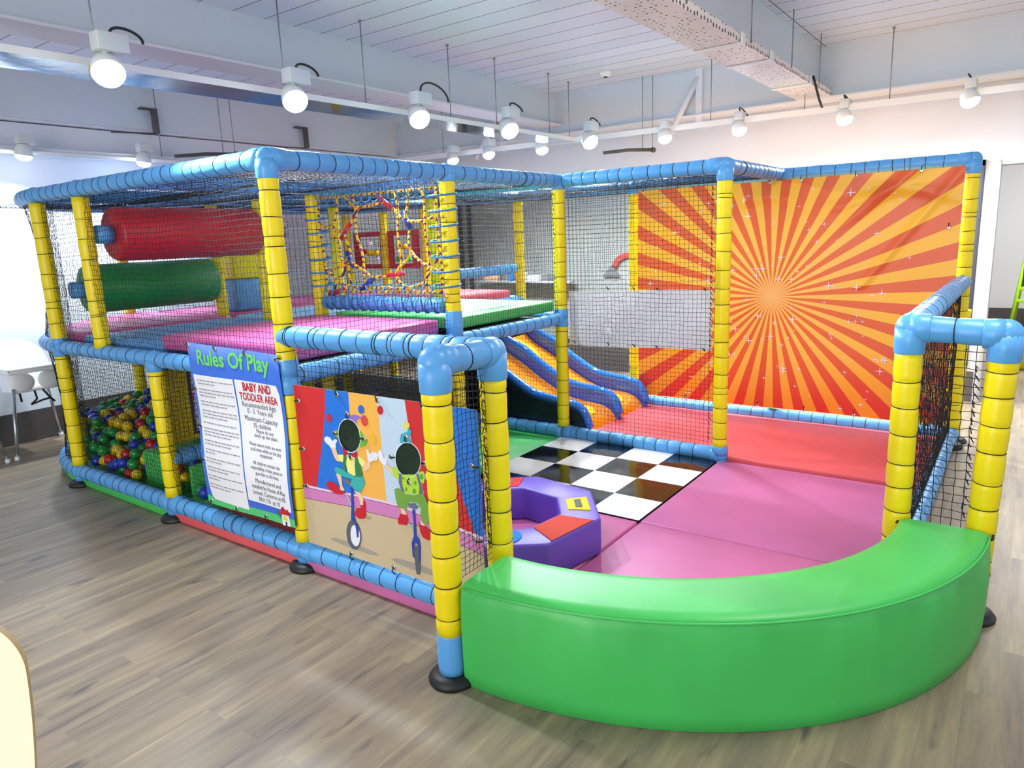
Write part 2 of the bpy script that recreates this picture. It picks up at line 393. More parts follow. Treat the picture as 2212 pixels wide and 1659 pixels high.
for i, (a, c) in enumerate((((4.79, 1.10, 2.97), (4.70, 1.36, 2.46)), ((4.79, 3.4, 2.97), (4.70, 3.75, 2.46)))):
    b = MB(); b.cyl(a, c, .028, 10); b.box((4.76, a[1] - .03, 2.5), (4.80, a[1] + .03, ZC)); struct(b.build('trim_%d' % (7 + i), 'flange_paint'))
# brackets on the wall beam
for i, x in enumerate((1.62, 3.3)):
    b = MB(); b.box((x - .03, 4.98, 2.60), (x + .03, 5.0, 2.81), bev=.003); b.box((x - .12, 4.98, 2.80), (x + .03, 5.04, 2.815), bev=.003); b.cyl((x - .42, 4.96, 2.57), (x, 4.99, 2.60), .006, 8)
    struct(b.build('trim_%d' % (9 + i), 'bracket_brown'))

# ------------------------------------------------------------------ the soft play frame
R = 0.046; RG = .0505; M = 1.2; ZT, ZD, ZB, ZF = 1.926, 0.955, 0.094, 1.143; XE = 1.118; WG = 0.307
frame = thing('soft_play_frame', 'padded yellow and blue tube climbing frame with black nets', 'play frame', (1.2, 1.2, 0))
def padded(name, pts, m, spacing=.10, seed=0, label=None, n=16, r=R, trim=(0, 0)):
    """foam sleeve pinched by cord lashings: sleeve is the part, cords its sub-part"""
    rnd = random.Random(seed); P = np.array(pts, float); seg = np.linalg.norm(np.diff(P, axis=0), axis=1); S = np.concatenate([[0], np.cumsum(seg)]); Lh = S[-1]
    def at(t):
        i = min(max(np.searchsorted(S, t) - 1, 0), len(seg) - 1); u = (t - S[i]) / seg[i]; return P[i] * (1 - u) + P[i + 1] * u
    rings = []; t = spacing * .55
    while t < Lh - .03:
        rings.append(t); t += spacing * rnd.uniform(.82, 1.18)
        if rnd.random() < .10: rings.append(min(t - spacing * .75, Lh - .02))
    rings.sort()
    ts = set([0, Lh])
    for q in rings:
        for d in (-.022, -.009, -.003, .003, .009, .022): ts.add(min(max(q + d, 0), Lh))
    k = 0
    while k < Lh: ts.add(k); k += .05
    ts = sorted(ts); ts = [a for i, a in enumerate(ts) if i == 0 or a - ts[i - 1] > .0015]
    def rad(t):
        d = min([abs(t - q) for q in rings] + [1]); return r * (1 + .015 * math.sin(t * 31 + seed) - .05 * math.exp(-(d / .006) ** 2) - .025 * math.exp(-(d / .02) ** 2))
    b = MB(); b.sweep([at(t) for t in ts], [rad(t) for t in ts], n)
    o = b.build(name, m, frame)
    if rings:
        c = MB()
        for q in rings:
            p = Vector(at(q)); d = Vector(at(min(q + .01, Lh))) - Vector(at(max(q - .01, 0))); d.normalize()
            a = d.orthogonal().normalized(); e = d.cross(a); tl = rnd.uniform(-.10, .10); rr = r * .94
            c.sweep([p + rr * (math.cos(u) * a + math.sin(u) * e) + d * (tl * rr * math.cos(u + q * 9)) for u in np.linspace(0, 2 * PI, n, endpoint=False)], .0021, 5, closed=True)
        c.build('lashing_cord', 'cord_black', o)
    return o
def joint(p, s=1.12, ext=(), R=R):
    b = MB(); b.sphere(p, R * s, 18, 12)
    for d in ext:
        d = Vector(d); q = Vector(p) + d; dn = d.normalized()
        b.sweep([Vector(p), Vector(p) + d * .5, q - dn * .004, q], [R * s, R * (s + .01), R * (s - .01), R * (s - .05)], 18)
    return b.build('joint_cover', 'blue_vinyl', frame)
def foot(p, ztop, post, R=R):
    b = MB(); b.lathe([(.088, 0), (.09, .012), (.078, .028), (.06, .036)], (p[0], p[1], .0), 28); b.build('foot_disc', 'rubber_black', post)
    b = MB(); b.sweep([(p[0], p[1], z) for z in (.03, .06, ztop - .01, ztop)], [R * .98, R * 1.03, R * 1.03, R * .97], 18); tag(b.build('foot_sleeve', 'blue_vinyl', post), 'blue foot sleeve')
def post(x, y, z0, z1, seed, ft=None, sp=.112):
    r = RG if z1 < 1.1 and z1 > .96 and x < 2 else R
    dy = .028 if (x == XE and y < -1.3) else 0
    o = padded('post', [(x, y + dy * (1 - z0 / z1), z0), (x, y, z1)], 'yellow_vinyl', sp, seed, r=r)
    if ft: foot((x, y + dy), ft, o, r)
    return o
ARC = [(M - M * math.cos(t), 3 * M + M * math.sin(t)) for t in np.linspace(0, PI / 2, 22)]
# posts
for i, (x, y, z0, z1, ft) in enumerate([
    (0, 3.6, ZB + .05, ZT - .05, .09), (0, 3.0, ZD + .03, ZT - .05, None), (0, 2.4, ZB + .05, ZD - .05, .09), (0, 1.2, ZB + .05, ZT - .06, .09), (0, 0, ZB + .02, ZF - .09, .09),
    (-WG, 0, .185, ZF - .07, .19), (1.2, 1.2, .07, ZT - .05, .08), (2.4, 1.2, ZB + .05, ZT - .05, .09), (2.4, 0, ZB + .05, ZT - .07, .09), (3.6, 1.2, ZB, ZT - .05, .08), (3.6, 0, .16, ZT - .05, None),
    (3.6, -1.2, ZB + .04, ZT - .07, .09), (XE, -1.2, ZB + .02, ZF - .08, .09), (XE, -1.2 - WG, .185, ZF - .09, .19), (1.2, 2.4, .04, ZT - .05, .06), (1.2, 3.0, ZD + .06, ZT - .05, None), (1.2, 3.6, .04, ZT - .05, .06),
    (2.4, 2.4, .04, ZT - .05, .06), (2.4, 3.6, .04, ZT - .05, .06), (3.6, 2.4, .04, ZT - .05, .06), (3.6, 3.6, .04, ZT - .05, .06), (3.6, 4.2, .04, ZT - .05, .06), (3.6, 4.8, .04, ZT - .05, .06), (1.05, 4.78, ZB, ZT - .05, .09), (3.76, -1.21, .05, ZF - .2, .07)]):
    post(x, y, z0, z1, i + 1, ft)
def beam(a, c, seed, sp=.095, n=16): padded('beam', [a, c], 'blue_vinyl', sp, seed, n=n, r=RG if max(a[2], c[2]) < 1.16 and min(a[2], c[2]) > 1.1 or max(a[2], c[2]) < .2 else R)
# top beams
L3 = [((0, 1.2, ZT), (0, 3.6, ZT)), ((0, 1.2, ZT), (2.4, 1.2, ZT)), ((2.4, 1.2, ZT), (2.4, 0, ZT)), ((2.4, 0, ZT), (3.6, 0, ZT)), ((3.6, -1.2, ZT), (3.6, 4.8, ZT)), ((1.2, 4.8, ZT), (3.6, 4.8, ZT)),
      ((1.2, 1.2, ZT), (1.2, 4.8, ZT)), ((2.4, 1.2, ZT), (2.4, 4.8, ZT)), ((0, 2.4, ZT), (3.6, 2.4, ZT)), ((0, 3.6, ZT), (3.6, 3.6, ZT)),
      # deck beams
      ((0, 1.2, ZD), (0, 3.6, ZD)), ((0, 1.2, ZD), (2.4, 1.2, ZD)), ((2.4, 1.2, ZD), (2.4, 4.8, ZD)), ((2.4, 2.4, ZD), (3.6, 2.4, ZD)), ((1.2, 1.2, ZD - .03), (1.2, 4.8, ZD - .03)), ((3.6, 2.4, ZD), (3.6, 4.8, ZD)), ((1.2, 4.8, ZD), (3.6, 4.8, ZD)), ((0, 2.4, ZD - .03), (2.4, 2.4, ZD - .03)),
      # bottom rails
      ((0, 0, ZB), (0, 3.6, ZB)), ((2.4, 2.4, ZB), (2.4, 0, ZB)), ((3.6, -1.2, ZB), (3.6, 2.4, ZB)), ((XE, -1.2, ZB), (3.6, -1.2, ZB)), ((0, 2.4, .36), (1.2, 2.4, .36)),
      # low fence rails
      ((0, 1.2, ZF), (0, 0, ZF)), ((0, 0, ZF), (-WG, 0, ZF + .012)), ((3.6, -1.2, ZF), (XE, -1.2, ZF)), ((XE, -1.2, ZF), (XE, -1.2 - WG, ZF - .012)),
      # frame of the rope web and the far guard rail
      ((1.2, 1.26, 1.165), (1.2, 2.34, 1.165)), ((2.5, 2.4, 1.26), (3.5, 2.4, 1.26)), ((1.26, 4.74, 1.42), (2.4, 4.74, 1.42))]
for i, (a, c) in enumerate(L3): beam(a, c, 100 + i)
for i, z in enumerate((ZT, ZD, ZB)): padded('beam', [(x, y, z) for x, y in ARC], 'blue_vinyl', .095, 200 + i)
for p, ext in (((0, 1.2, ZT), ((0, 0, -.085), (.09, 0, 0), (0, .09, 0))), ((0, 3.6, ZT), ()), ((0, 3.0, ZT), ()), ((2.4, 1.2, ZT), ((0, 0, -.06),)), ((2.4, 0, ZT), ((0, 0, -.09), (0, .1, 0), (.08, 0, 0))), ((3.6, -1.2, ZT), ((0, 0, -.09), (0, .08, 0))), ((3.6, 1.2, ZT), ((0, 0, -.06),)), ((3.6, 0, ZT), ()), ((1.2, 1.2, ZT), ((0, 0, -.05),)),
               ((0, 1.2, ZD), ((0, 0, -.08), (0, 0, .08))), ((0, 2.4, ZD), ((0, 0, -.07),)), ((0, 3.6, ZD), ((0, 0, -.06), (0, 0, .06))), ((2.4, 1.2, ZD), ((0, 0, -.06), (0, 0, .07))), ((1.2, 1.2, ZD + .02), ((0, 0, .16), (0, 0, -.08))),
               ((0, 1.2, ZB), ((0, .08, 0), (0, -.08, 0))), ((0, 2.4, ZB), ((0, .08, 0), (0, -.08, 0))), ((0, 3.6, ZB), ()), ((2.4, 1.2, ZB), ((0, .07, 0), (0, -.07, 0))), ((2.4, 0, ZB), ((0, .05, 0), (0, 0, .06))), ((3.6, -1.2, ZB), ((-.07, 0, 0), (0, .07, 0))),
               ((0, 0, ZF), ((0, 0, -.10), (-.06, 0, 0))), ((-WG, 0, ZF + .012), ((0, 0, -.10), (.07, 0, 0))), ((XE, -1.2, ZF), ((0, 0, -.10), (.07, 0, 0), (0, -.07, 0))), ((XE, -1.2 - WG, ZF - .012), ((0, 0, -.10), (0, .07, 0)))):
    joint(p, 1.10, ext, RG if abs(p[2] - ZF) < .02 or p[2] < .2 else R)
# decks (boards) under the upper mats
for lo, hi in (((.06, 1.26), (1.14, 2.36)), ((.06, 2.44), (1.14, 3.6)), ((1.26, 1.26), (2.34, 2.36)), ((1.26, 2.44), (2.34, 4.74)), ((2.46, 2.46), (3.54, 4.74))):
    b = MB(); b.box((lo[0], lo[1], .93), (hi[0], hi[1], .965)); b.build('deck_board', 'plywood_dark', frame)
b = MB(); b.prism([(1.14, 3.6)] + [(M - (M - .06) * math.cos(t), 3.6 + (M - .06) * math.sin(t)) for t in np.linspace(0, PI / 2 - .06, 14)], .93, .965); b.build('deck_board', 'plywood_dark', frame)

# nets ---------------------------------------------------------------
def sag(G, nrm, amp, seed, wob=.0022):
    nu, nv = G.shape[:2]; u = np.linspace(0, 1, nu)[:, None]; v = np.linspace(0, 1, nv)[None, :]
    rs = np.random.RandomState(seed); a, c, d, e = rs.uniform(1, 4, 4)
    env = np.sin(PI * u) ** .5 * np.sin(PI * v) ** .5
    off = amp * env * (np.sin(a * 3 * u + c) * np.cos(d * 2 * v + e) + .6)
    J = rs.normal(0, wob, G.shape) * env[..., None]
    lat = .006 * env[..., None] * np.stack([np.zeros_like(off), np.zeros_like(off), np.sin(9 * u + 0 * v + c) * np.cos(7 * v + e)], -1)
    return G + off[..., None] * np.array(nrm) + J + lat
def plane_net(o, du, dv, pitch=.027, amp=.02, seed=0, r=.00125, label=None):
    o = np.array(o, float); du = np.array(du, float); dv = np.array(dv, float)
    nu = max(3, int(round(np.linalg.norm(du) / pitch)) + 1); nv = max(3, int(round(np.linalg.norm(dv) / pitch)) + 1)
    G = o + np.linspace(0, 1, nu)[:, None, None] * du + np.linspace(0, 1, nv)[None, :, None] * dv
    n = np.cross(du, dv); n /= np.linalg.norm(n)
    b = MB(); b.net(sag(G, n, amp, seed), r); return b.build('safety_net', 'net_black', frame)
def path_net(path, z0, z1, pitch, seed, amp=.02, r=.00125, bulge=0):
    P = np.array(path, float); s = np.concatenate([[0], np.cumsum(np.linalg.norm(np.diff(P, axis=0), axis=1))])
    nu = int(s[-1] / pitch) + 1; t = np.linspace(0, s[-1], nu); XY = np.stack([np.interp(t, s, P[:, 0]), np.interp(t, s, P[:, 1])], 1)
    nv = int((z1 - z0) / pitch) + 1; Z = np.linspace(z0, z1, nv)
    T = np.gradient(XY, axis=0); T /= np.linalg.norm(T, axis=1)[:, None]; Nn = np.stack([T[:, 1], -T[:, 0]], 1)
    sa = np.sin(np.linspace(0, PI, nv)); rs = np.random.RandomState(seed)
    off = amp * sa[None, :] * np.sin(t * 2.3 + seed)[:, None] + bulge * sa[None, :]
    G = np.zeros((nu, nv, 3)); G[..., :2] = XY[:, None, :] + off[..., None] * Nn[:, None, :]; G[..., 2] = Z[None, :] + .004 * np.sin(t * 11)[:, None] * sa[None, :]
    G += rs.normal(0, .002, G.shape)
    b = MB(); b.net(G, r); return b.build('safety_net', 'net_black', frame)
path_net([(0, 1.24), (0, 3.6)], ZD + .03, ZT - .03, .027, 1)
path_net(ARC, ZD + .03, ZT - .03, .027, 2, amp=.0, bulge=.05)
path_net([(0, 1.24), (0, 3.6)], ZB + .04, ZD - .03, .027, 3)
path_net(ARC, ZB + .04, ZD - .03, .027, 4, amp=0, bulge=.03)
plane_net((.012, .05, ZB + .05), (0, 1.1, 0), (0, 0, ZF - ZB - .1), .027, .0, 5)
plane_net((.05, 1.2, ZD + .05), (2.3, 0, 0), (0, 0, ZT - ZD - .09), .0265, .015, 6)
plane_net((.05, 1.2, .06), (1.1, 0, 0), (0, 0, ZD - .1), .027, .02, 7)
plane_net((2.4, 1.24, ZB + .05), (0, 1.1, 0), (0, 0, ZD - ZB - .1), .029, .02, 8)
plane_net((2.4, .05, ZB + .05), (0, 1.1, 0), (0, 0, ZT - ZB - .1), .0295, .012, 9)
plane_net((-WG + .05, 0, .36), (WG - .1, 0, 0), (0, 0, ZF - .41), .024, .01, 10)
plane_net((XE, -1.2 - WG + .05, .36), (0, WG - .1, 0), (0, 0, ZF - .41), .033, .012, 11, r=.0016)
plane_net((XE + .05, -1.2, ZB + .05), (2.43, 0, 0), (0, 0, ZF - ZB - .1), .030, .015, 12, r=.0016)
plane_net((3.6, 1.25, ZB + .05), (0, 3.5, 0), (0, 0, ZT - ZB - .1), .040, .02, 13, r=.0015)
plane_net((1.25, 4.8, ZD + .05), (2.3, 0, 0), (0, 0, ZT - ZD - .1), .040, .02, 14)
plane_net((.05, 3.62, ZD + .05), (.07, .06, 0), (0, 0, ZT - ZD - .1), .012, .004, 21); plane_net((.05, 3.62, ZB + .05), (.07, .06, 0), (0, 0, ZD - ZB - .1), .012, .004, 22)
plane_net((1.2, 1.26, .08), (0, 3.4, 0), (0, 0, .80), .026, .03, 23); plane_net((1.26, 2.4, .08), (2.2, 0, 0), (0, 0, .80), .026, .03, 24); plane_net((1.26, 4.78, .08), (2.2, 0, 0), (0, 0, .80), .026, .02, 25); plane_net((.06, 2.40, .42), (1.1, 0, 0), (0, 0, .46), .027, .01, 26)  # nets starting near the floor are added to darken the under-deck space
# roof nets
plane_net((.05, 1.25, ZT - .02), (1.1, 0, 0), (0, 3.4, 0), .036, -.035, 15)
plane_net((1.25, 1.25, ZT - .02), (1.1, 0, 0), (0, 3.4, 0), .036, -.035, 16)
plane_net((2.45, .05, ZT - .02), (1.1, 0, 0), (0, 4.6, 0), .036, -.035, 17)

# rope web in the opening between the decks: blue lashings on a rope loop and a patterned web
b = MB(); y0, y1, z0, z1 = 1.285, 2.33, 1.24, 1.85
def rope(pts, r=.009, mi=0, sagz=.0):
    P = []; pts = [np.array(p, float) for p in pts]
    for a, c in zip(pts[:-1], pts[1:]):
        for u in np.linspace(0, 1, 7)[:-1]: P.append(a * (1 - u) + c * u + np.array([0.012 * math.sin(u * PI * 2), 0, -sagz * math.sin(u * PI)]))
    P.append(pts[-1]); b.sweep(P, r, 7, mi)
rope([(1.2, y0, z0), (1.2, y1, z0)]); rope([(1.2, y0, z1), (1.2, y1, z1)]); rope([(1.2, y0, z0), (1.2, y0, z1)]); rope([(1.2, y1, z0), (1.2, y1, z1)])
cy, cz = 1.80, 1.56
ring1 = [(1.2, cy + .30 * math.cos(t), cz + .24 * math.sin(t)) for t in np.linspace(.3, .3 + 2 * PI, 9)]
ring2 = [(1.16, cy + .15 * math.cos(t), cz + .19 * math.sin(t) - .02) for t in np.linspace(.1, .1 + 2 * PI, 7)]
rope(ring1); 
anchors = [(1.2, y0, 1.70), (1.2, 1.52, z1), (1.2, 2.08, z1), (1.2, y1, 1.68), (1.2, y1, 1.38), (1.2, 2.10, z0), (1.2, 1.50, z0), (1.2, y0, 1.36)]
order = [0, 1, 2, 3, 4, 5, 6, 7]
for k, a in enumerate(anchors):
    j = min(range(8), key=lambda q: (ring1[q][1] - a[1]) ** 2 + (ring1[q][2] - a[2]) ** 2); rope([a, ring1[j]], sagz=.02)
rope([(1.2, 1.62, z1), (1.2, 1.60, 1.5), (1.2, 1.66, z0)], sagz=.01); rope([(1.2, 2.0, z1), (1.2, 1.97, 1.55), (1.2, 1.92, z0)], sagz=.01); rope([(1.2, 1.40, z1), (1.2, 1.37, 1.5), (1.2, 1.40, z0)])
rope([(1.2, y0, 1.5), (1.2, 1.42, 1.30), (1.2, 1.75, 1.27), (1.2, 2.2, 1.30), (1.2, y1, 1.44)], sagz=.02)
rope([(1.2, 2.15, z1), (1.2, 2.2, 1.6), (1.2, 2.12, 1.4), (1.2, 2.25, z0)])
web = b.build('climbing_web', 'rope_multi', frame)
b = MB()
for j in (0, 2, 5): p = Vector(ring1[j]); d = Vector((0, ring1[j + 1][1] - ring1[j][1], ring1[j + 1][2] - ring1[j][2])).normalized() * .07; b.cyl(p - d, p + d, .016, 10)
b.cyl((1.2, 2.30, 1.22), (1.2, 2.14, 1.25), .018, 10)
tag(b.build('rope_connector', 'connector_red', web), 'red rope connector')
b = MB()
for j in (3, 7): p = Vector(ring1[j]); d = Vector((0, .03, .05)); b.cyl(p - d, p + d, .016, 10)
b.cyl((1.2, 1.98, 1.25), (1.2, 1.86, 1.33), .018, 10)
tag(b.build('rope_connector', 'connector_blue', web), 'blue rope connector')
b = MB()   # blue lashings round the opening
for k in range(13):
    y = y0 + (y1 - y0) * (k + .5) / 13
    for zz, zc in ((z0, 1.165), (z1, ZT)): b.sweep([(1.2 + .07 * math.cos(t), y + .01 * math.cos(t), (zz + zc) / 2 + (abs(zz - zc) / 2 + .05) * math.sin(t)) for t in np.linspace(0, 2 * PI, 14, endpoint=False)], .005, 5, closed=True)
for k in range(7):
    z = z0 + (z1 - z0) * (k + .5) / 7
    for yy, yc in ((y0, 1.2), (y1, 2.4)): b.sweep([(1.2 + .068 * math.cos(t), (yy + yc) / 2 + (abs(yy - yc) / 2 + .05) * math.sin(t), z + .008 * math.cos(t)) for t in np.linspace(0, 2 * PI, 14, endpoint=False)], .006, 5, closed=True)
b.build('web_lashing', 'rope_blue', frame)
# loose net lacing: short knotted tails along the near gate posts
b = MB()
for (x, y, za, zb_) in ((-.052, .0, .42, 1.04), (XE, -1.2 - WG + .075, .42, 1.02), (XE, -1.28, .42, 1.02), (2.34, 1.2, 1.05, 1.85), (.06, 1.2, 1.05, 1.8), (2.4, .07, .2, 1.8)):
    z = za; k = 0
    while z < zb_:
        a = random.uniform(-1, 1); b.sweep([(x, y, z), (x + .006 * a, y + .010, z + .012), (x - .014, y + .012 * a, z - .012)], .0022, 4); z += .034; k += 1
b.build('net_lacing', 'cord_black', frame)
# ------------------------------------------------------------------ mats
def pad(name, poly, z0, z1, m, label, cat, bev=.012, group=None, origin=None):
    bm = bmesh.new(); vs = [bm.verts.new((x, y, z0)) for x, y in poly]; f = bm.faces.new(vs); bm.normal_update()
    if f.normal.z > 0: f.normal_flip()
    r = bmesh.ops.extrude_face_region(bm, geom=[f]); up = [g for g in r['geom'] if isinstance(g, bmesh.types.BMVert)]
    bmesh.ops.translate(bm, verts=up, vec=(0, 0, z1 - z0)); bmesh.ops.recalc_face_normals(bm, faces=bm.faces[:])
    bmesh.ops.bevel(bm, geom=bm.edges[:], offset=bev, segments=3, affect='EDGES', profile=.5)
    bm.verts.index_update(); b = MB(); b.add([v.co for v in bm.verts], [[v.index for v in q.verts] for q in bm.faces], 0, True); bm.free()
    cx = sum(p[0] for p in poly) / len(poly); cy = sum(p[1] for p in poly) / len(poly)
    return tag(b.build(name, m, None, (cx, cy, z0)), label, cat, group)
def rect(x0, y0, x1, y1): return [(x0, y0), (x1, y0), (x1, y1), (x0, y1)]
G = .003
fm = 'padded mats on the ground inside the frame'
pad('floor_mat', rect(-.03, .0 + G, 1.2 - G, 1.2 - G), 0, .058, 'pink_vinyl', 'pink floor mat under the purple ring beside the clown banner', 'mat', group=fm)
pad('floor_mat', rect(1.2 + G, -1.19, 2.4 - G, -G), 0, .058, 'pink_vinyl', 'large pink floor mat between the checkerboard mat and the right gate post', 'mat', group=fm)
pad('floor_mat', [(.02, -.02)] + [(XE - 1.08 * math.cos(t), -.02 - 1.08 * math.sin(t)) for t in np.linspace(0.06, PI / 2, 14)] + [(1.2 - G, -1.1), (1.2 - G, -G - .004), (.1, -G - .004)], 0, .058, 'pink_vinyl', 'pink floor mat tucked against the inner curve of the green bench', 'mat', group=fm)
pad('floor_mat', rect(2.4 + .02, -1.19, 3.56, 1.09), 0, .078, 'red_vinyl', 'red floor mat at the foot of the slide before the sunburst banner', 'mat', group=fm)
pad('floor_mat', rect(1.2 + G, 1.2 + G, 2.39, 2.38), 0, .058, 'green_vinyl', 'green floor mat behind the checkerboard under the upper deck', 'mat', group=fm)
pad('floor_mat', rect(1.2 + G, 2.4 + G, 3.56, 4.74), 0, .055, 'under_deck_dark', 'dark sheet added to deepen the shade on the ground under the upper deck', 'mat', group=fm)  # added dark sheet: under-deck shade put into its colour
pad('floor_mat', rect(-.03, 1.2 + G, 1.19, 2.38), 0, .058, 'red_vinyl', 'red floor mat whose edge shows under the rail below the rules sign', 'mat', group=fm)
pad('floor_mat', [(-.03, 2.4 + G), (1.19, 2.4 + G), (1.19, 4.72)] + [(M - (M + .02) * math.cos(t), 3.6 + (M + .02) * math.sin(t)) for t in np.linspace(PI / 2 - .05, 0, 14)], 0, .055, 'green_vinyl', 'green floor mat under the ball pit, edge showing below the rail', 'mat', group=fm)
# checkerboard mat: 4 x 4 squares
t = thing('checkerboard_mat', 'glossy black and white checkerboard floor mat', 'mat', (1.8, .6, 0), fm)
b = MB()
for i in range(4):
    for j in range(4):
        x0, y0 = 1.2 + .3 * i, .3 * j; n = 5; gx = np.linspace(x0, x0 + .3, n); gy = np.linspace(y0, y0 + .3, n)
        Gd = np.array([[(x, y, .062 + .006 * math.sin(PI * (x - x0) / .3) * math.sin(PI * (y - y0) / .3)) for y in gy] for x in gx])
        # white square at the near corner (x low, y low)
        b.grid(Gd, 0 if (i + j) % 2 == 0 else 1)
b.box((1.203, .003, 0), (2.36, 1.197, .060), 2, bev=.004)
b.build('squares', ['white_vinyl', 'black_vinyl', 'rubber_black'], t)
dm = 'padded mats on the upper deck'
pad('deck_mat', rect(.05, 1.27, 1.145, 2.40), 1.0, 1.085, 'deck_pink_vinyl', 'thick pink mat on the upper deck next to the tall corner post', 'mat', .02, dm)
pad('deck_mat', rect(.07, 2.41, 1.145, 3.42), .967, 1.03, 'deck_blue_vinyl', 'blue mat on the upper deck below the red roller', 'mat', .02, dm)
pad('deck_mat', [(1.14, 3.43), (1.14, 4.68)] + [(M - (M - .09) * math.cos(q), 3.6 + (M - .09) * math.sin(q)) for q in np.linspace(PI / 2 - .05, .02, 14)] + [(.09, 3.43)], .967, 1.04, 'deck_pink_vinyl', 'rounded pink mat on the upper deck under the green roller', 'mat', .02, dm)
pad('deck_mat', rect(1.26, 1.22, 2.345, 2.345), 1.012, 1.088, 'deck_green_vinyl', 'green mat on the upper deck above the slide side', 'mat', .02, dm)
pad('deck_mat', rect(1.26, 2.46, 2.34, 3.54), .967, 1.03, 'light_blue_vinyl', 'pale blue mat on the upper deck behind the rope web', 'mat', .02, dm)
pad('deck_mat', rect(1.26, 3.66, 2.34, 4.73), .967, 1.035, 'deck_pink_vinyl', 'pink mat at the far back of the upper deck by the wall', 'mat', .02, dm)
pad('deck_mat', rect(2.47, 2.47, 3.53, 3.54), .967, 1.06, 'red_vinyl', 'red mat on the upper deck at the head of the slide', 'mat', .02, dm)
pad('deck_mat', rect(2.47, 3.66, 3.53, 4.73), .967, 1.03, 'deck_pink_vinyl', 'pink mat on the upper deck before the red game panel', 'mat', .02, dm)
pad('foam_step', rect(.13, 2.62, .50, 2.99), .055, .30, 'green_vinyl', 'green foam step block standing among the balls', 'foam block', .02)
pad('foam_wall_pad', rect(.09, 2.347, 1.10, 2.375), .058, .30, 'green_vinyl', 'green foam pad closing the ball pit under the low blue rail', 'foam pad', .01)
pad('foam_ledge', rect(.056, 2.15, 1.10, 2.345), .058, .118, 'green_vinyl', 'low green foam ledge in front of the green foam pad, holding two loose balls', 'foam pad', .01)
# two tone foam block on the far deck
t = thing('foam_block', 'blue and yellow foam block at the far end of the upper deck', 'foam block', (1.54, 3.8, .967))
# sits on the pink mat at the back of the deck
b = MB(); b.box((1.40, 3.70, 1.037), (1.68, 3.98, 1.30), bev=.02); b.build('body', 'deck_blue_vinyl', t)
b = MB(); b.box((1.40, 3.70, 1.302), (1.68, 3.98, 1.50), bev=.02); tag(b.build('upper_body', 'yellow_vinyl', t), 'yellow upper block')

# ------------------------------------------------------------------ rollers
def roller(x0, x1, y, z, r, m, label, caps=True):
    t = thing('roller', label, 'roller', (x0, y, z), 'padded rollers spanning the upper deck')
    b = MB(); rn = .03
    b.lathe([(r * .5, x0), (r - rn, x0), (r - .01, x0 + .008), (r, x0 + rn), (r, x1 - rn), (r - .01, x1 - .008), (r - rn, x1), (r * .5, x1)], (0, y, z), 40, axis='x'); b.build('body', m, t)
    b = MB(); b.cyl((x0 - .09, y, z), (x0 - .001, y, z), .055, 16); tag(b.build('axle_sleeve', 'blue_vinyl', t), 'blue axle sleeve')
    b = MB(); b.cyl((x1 + .001, y, z), (x1 + .08, y, z), .055, 16); tag(b.build('axle_sleeve', 'blue_vinyl', t), 'blue axle sleeve')
    return t
roller(.15, 1.14, 3.0, 1.66, .162, 'roller_red', 'long red padded roller high behind the left net')
roller(.22, 1.14, 3.62, 1.315, .165, 'roller_green', 'green padded roller just above the upper deck at the left end')
roller(1.34, 2.30, 4.3, 1.68, .14, 'roller_red', 'dark red roller far back, seen right of the tall corner post')

# ------------------------------------------------------------------ slide
RIM = np.array([(2.40, .905), (2.18, .705), (1.94, .60), (1.80, .50), (1.60, .385), (1.50, .342), (1.33, .318), (1.18, .305), (1.115, .288), (1.07, .25), (1.045, .19), (1.03, .13)])
def smooth_path(P, n=60):
    s = np.concatenate([[0], np.cumsum(np.linalg.norm(np.diff(P, axis=0), axis=1))]); t = np.linspace(0, s[-1], n)
    Q = np.stack([np.interp(t, s, P[:, 0]), np.interp(t, s, P[:, 1])], 1)
    for _ in range(3): Q[1:-1] = (Q[:-2] + 2 * Q[1:-1] + Q[2:]) / 4
    return Q
rim = smooth_path(RIM)
BED = np.array([(2.40, .80), (2.18, .60), (1.94, .475), (1.80, .385), (1.60, .275), (1.46, .222), (1.33, .205), (1.18, .192), (1.10, .165), (1.06, .12), (1.045, .085)])
bed = smooth_path(BED)
slide = thing('slide', 'glossy blue twin-lane toddler slide with orange lanes', 'slide', (3.0, 1.5, 0))
def sheet(P, xa, xb, m, name, th=None):
    b = MB(); Gd = np.array([[(x, p[0], p[1]) for p in P] for x in np.linspace(xa, xb, 33)])
    if th: Gd[..., 2] -= th * (np.abs(np.sin(np.linspace(0, PI, 33))) ** .6)[:, None]
    b.grid(Gd); return b.build(name, m, slide)
for k, (xa, xb) in enumerate(((2.53, 2.95), (3.01, 3.43))): sheet(bed, xa, xb, 'slide_orange', 'lane', .015)
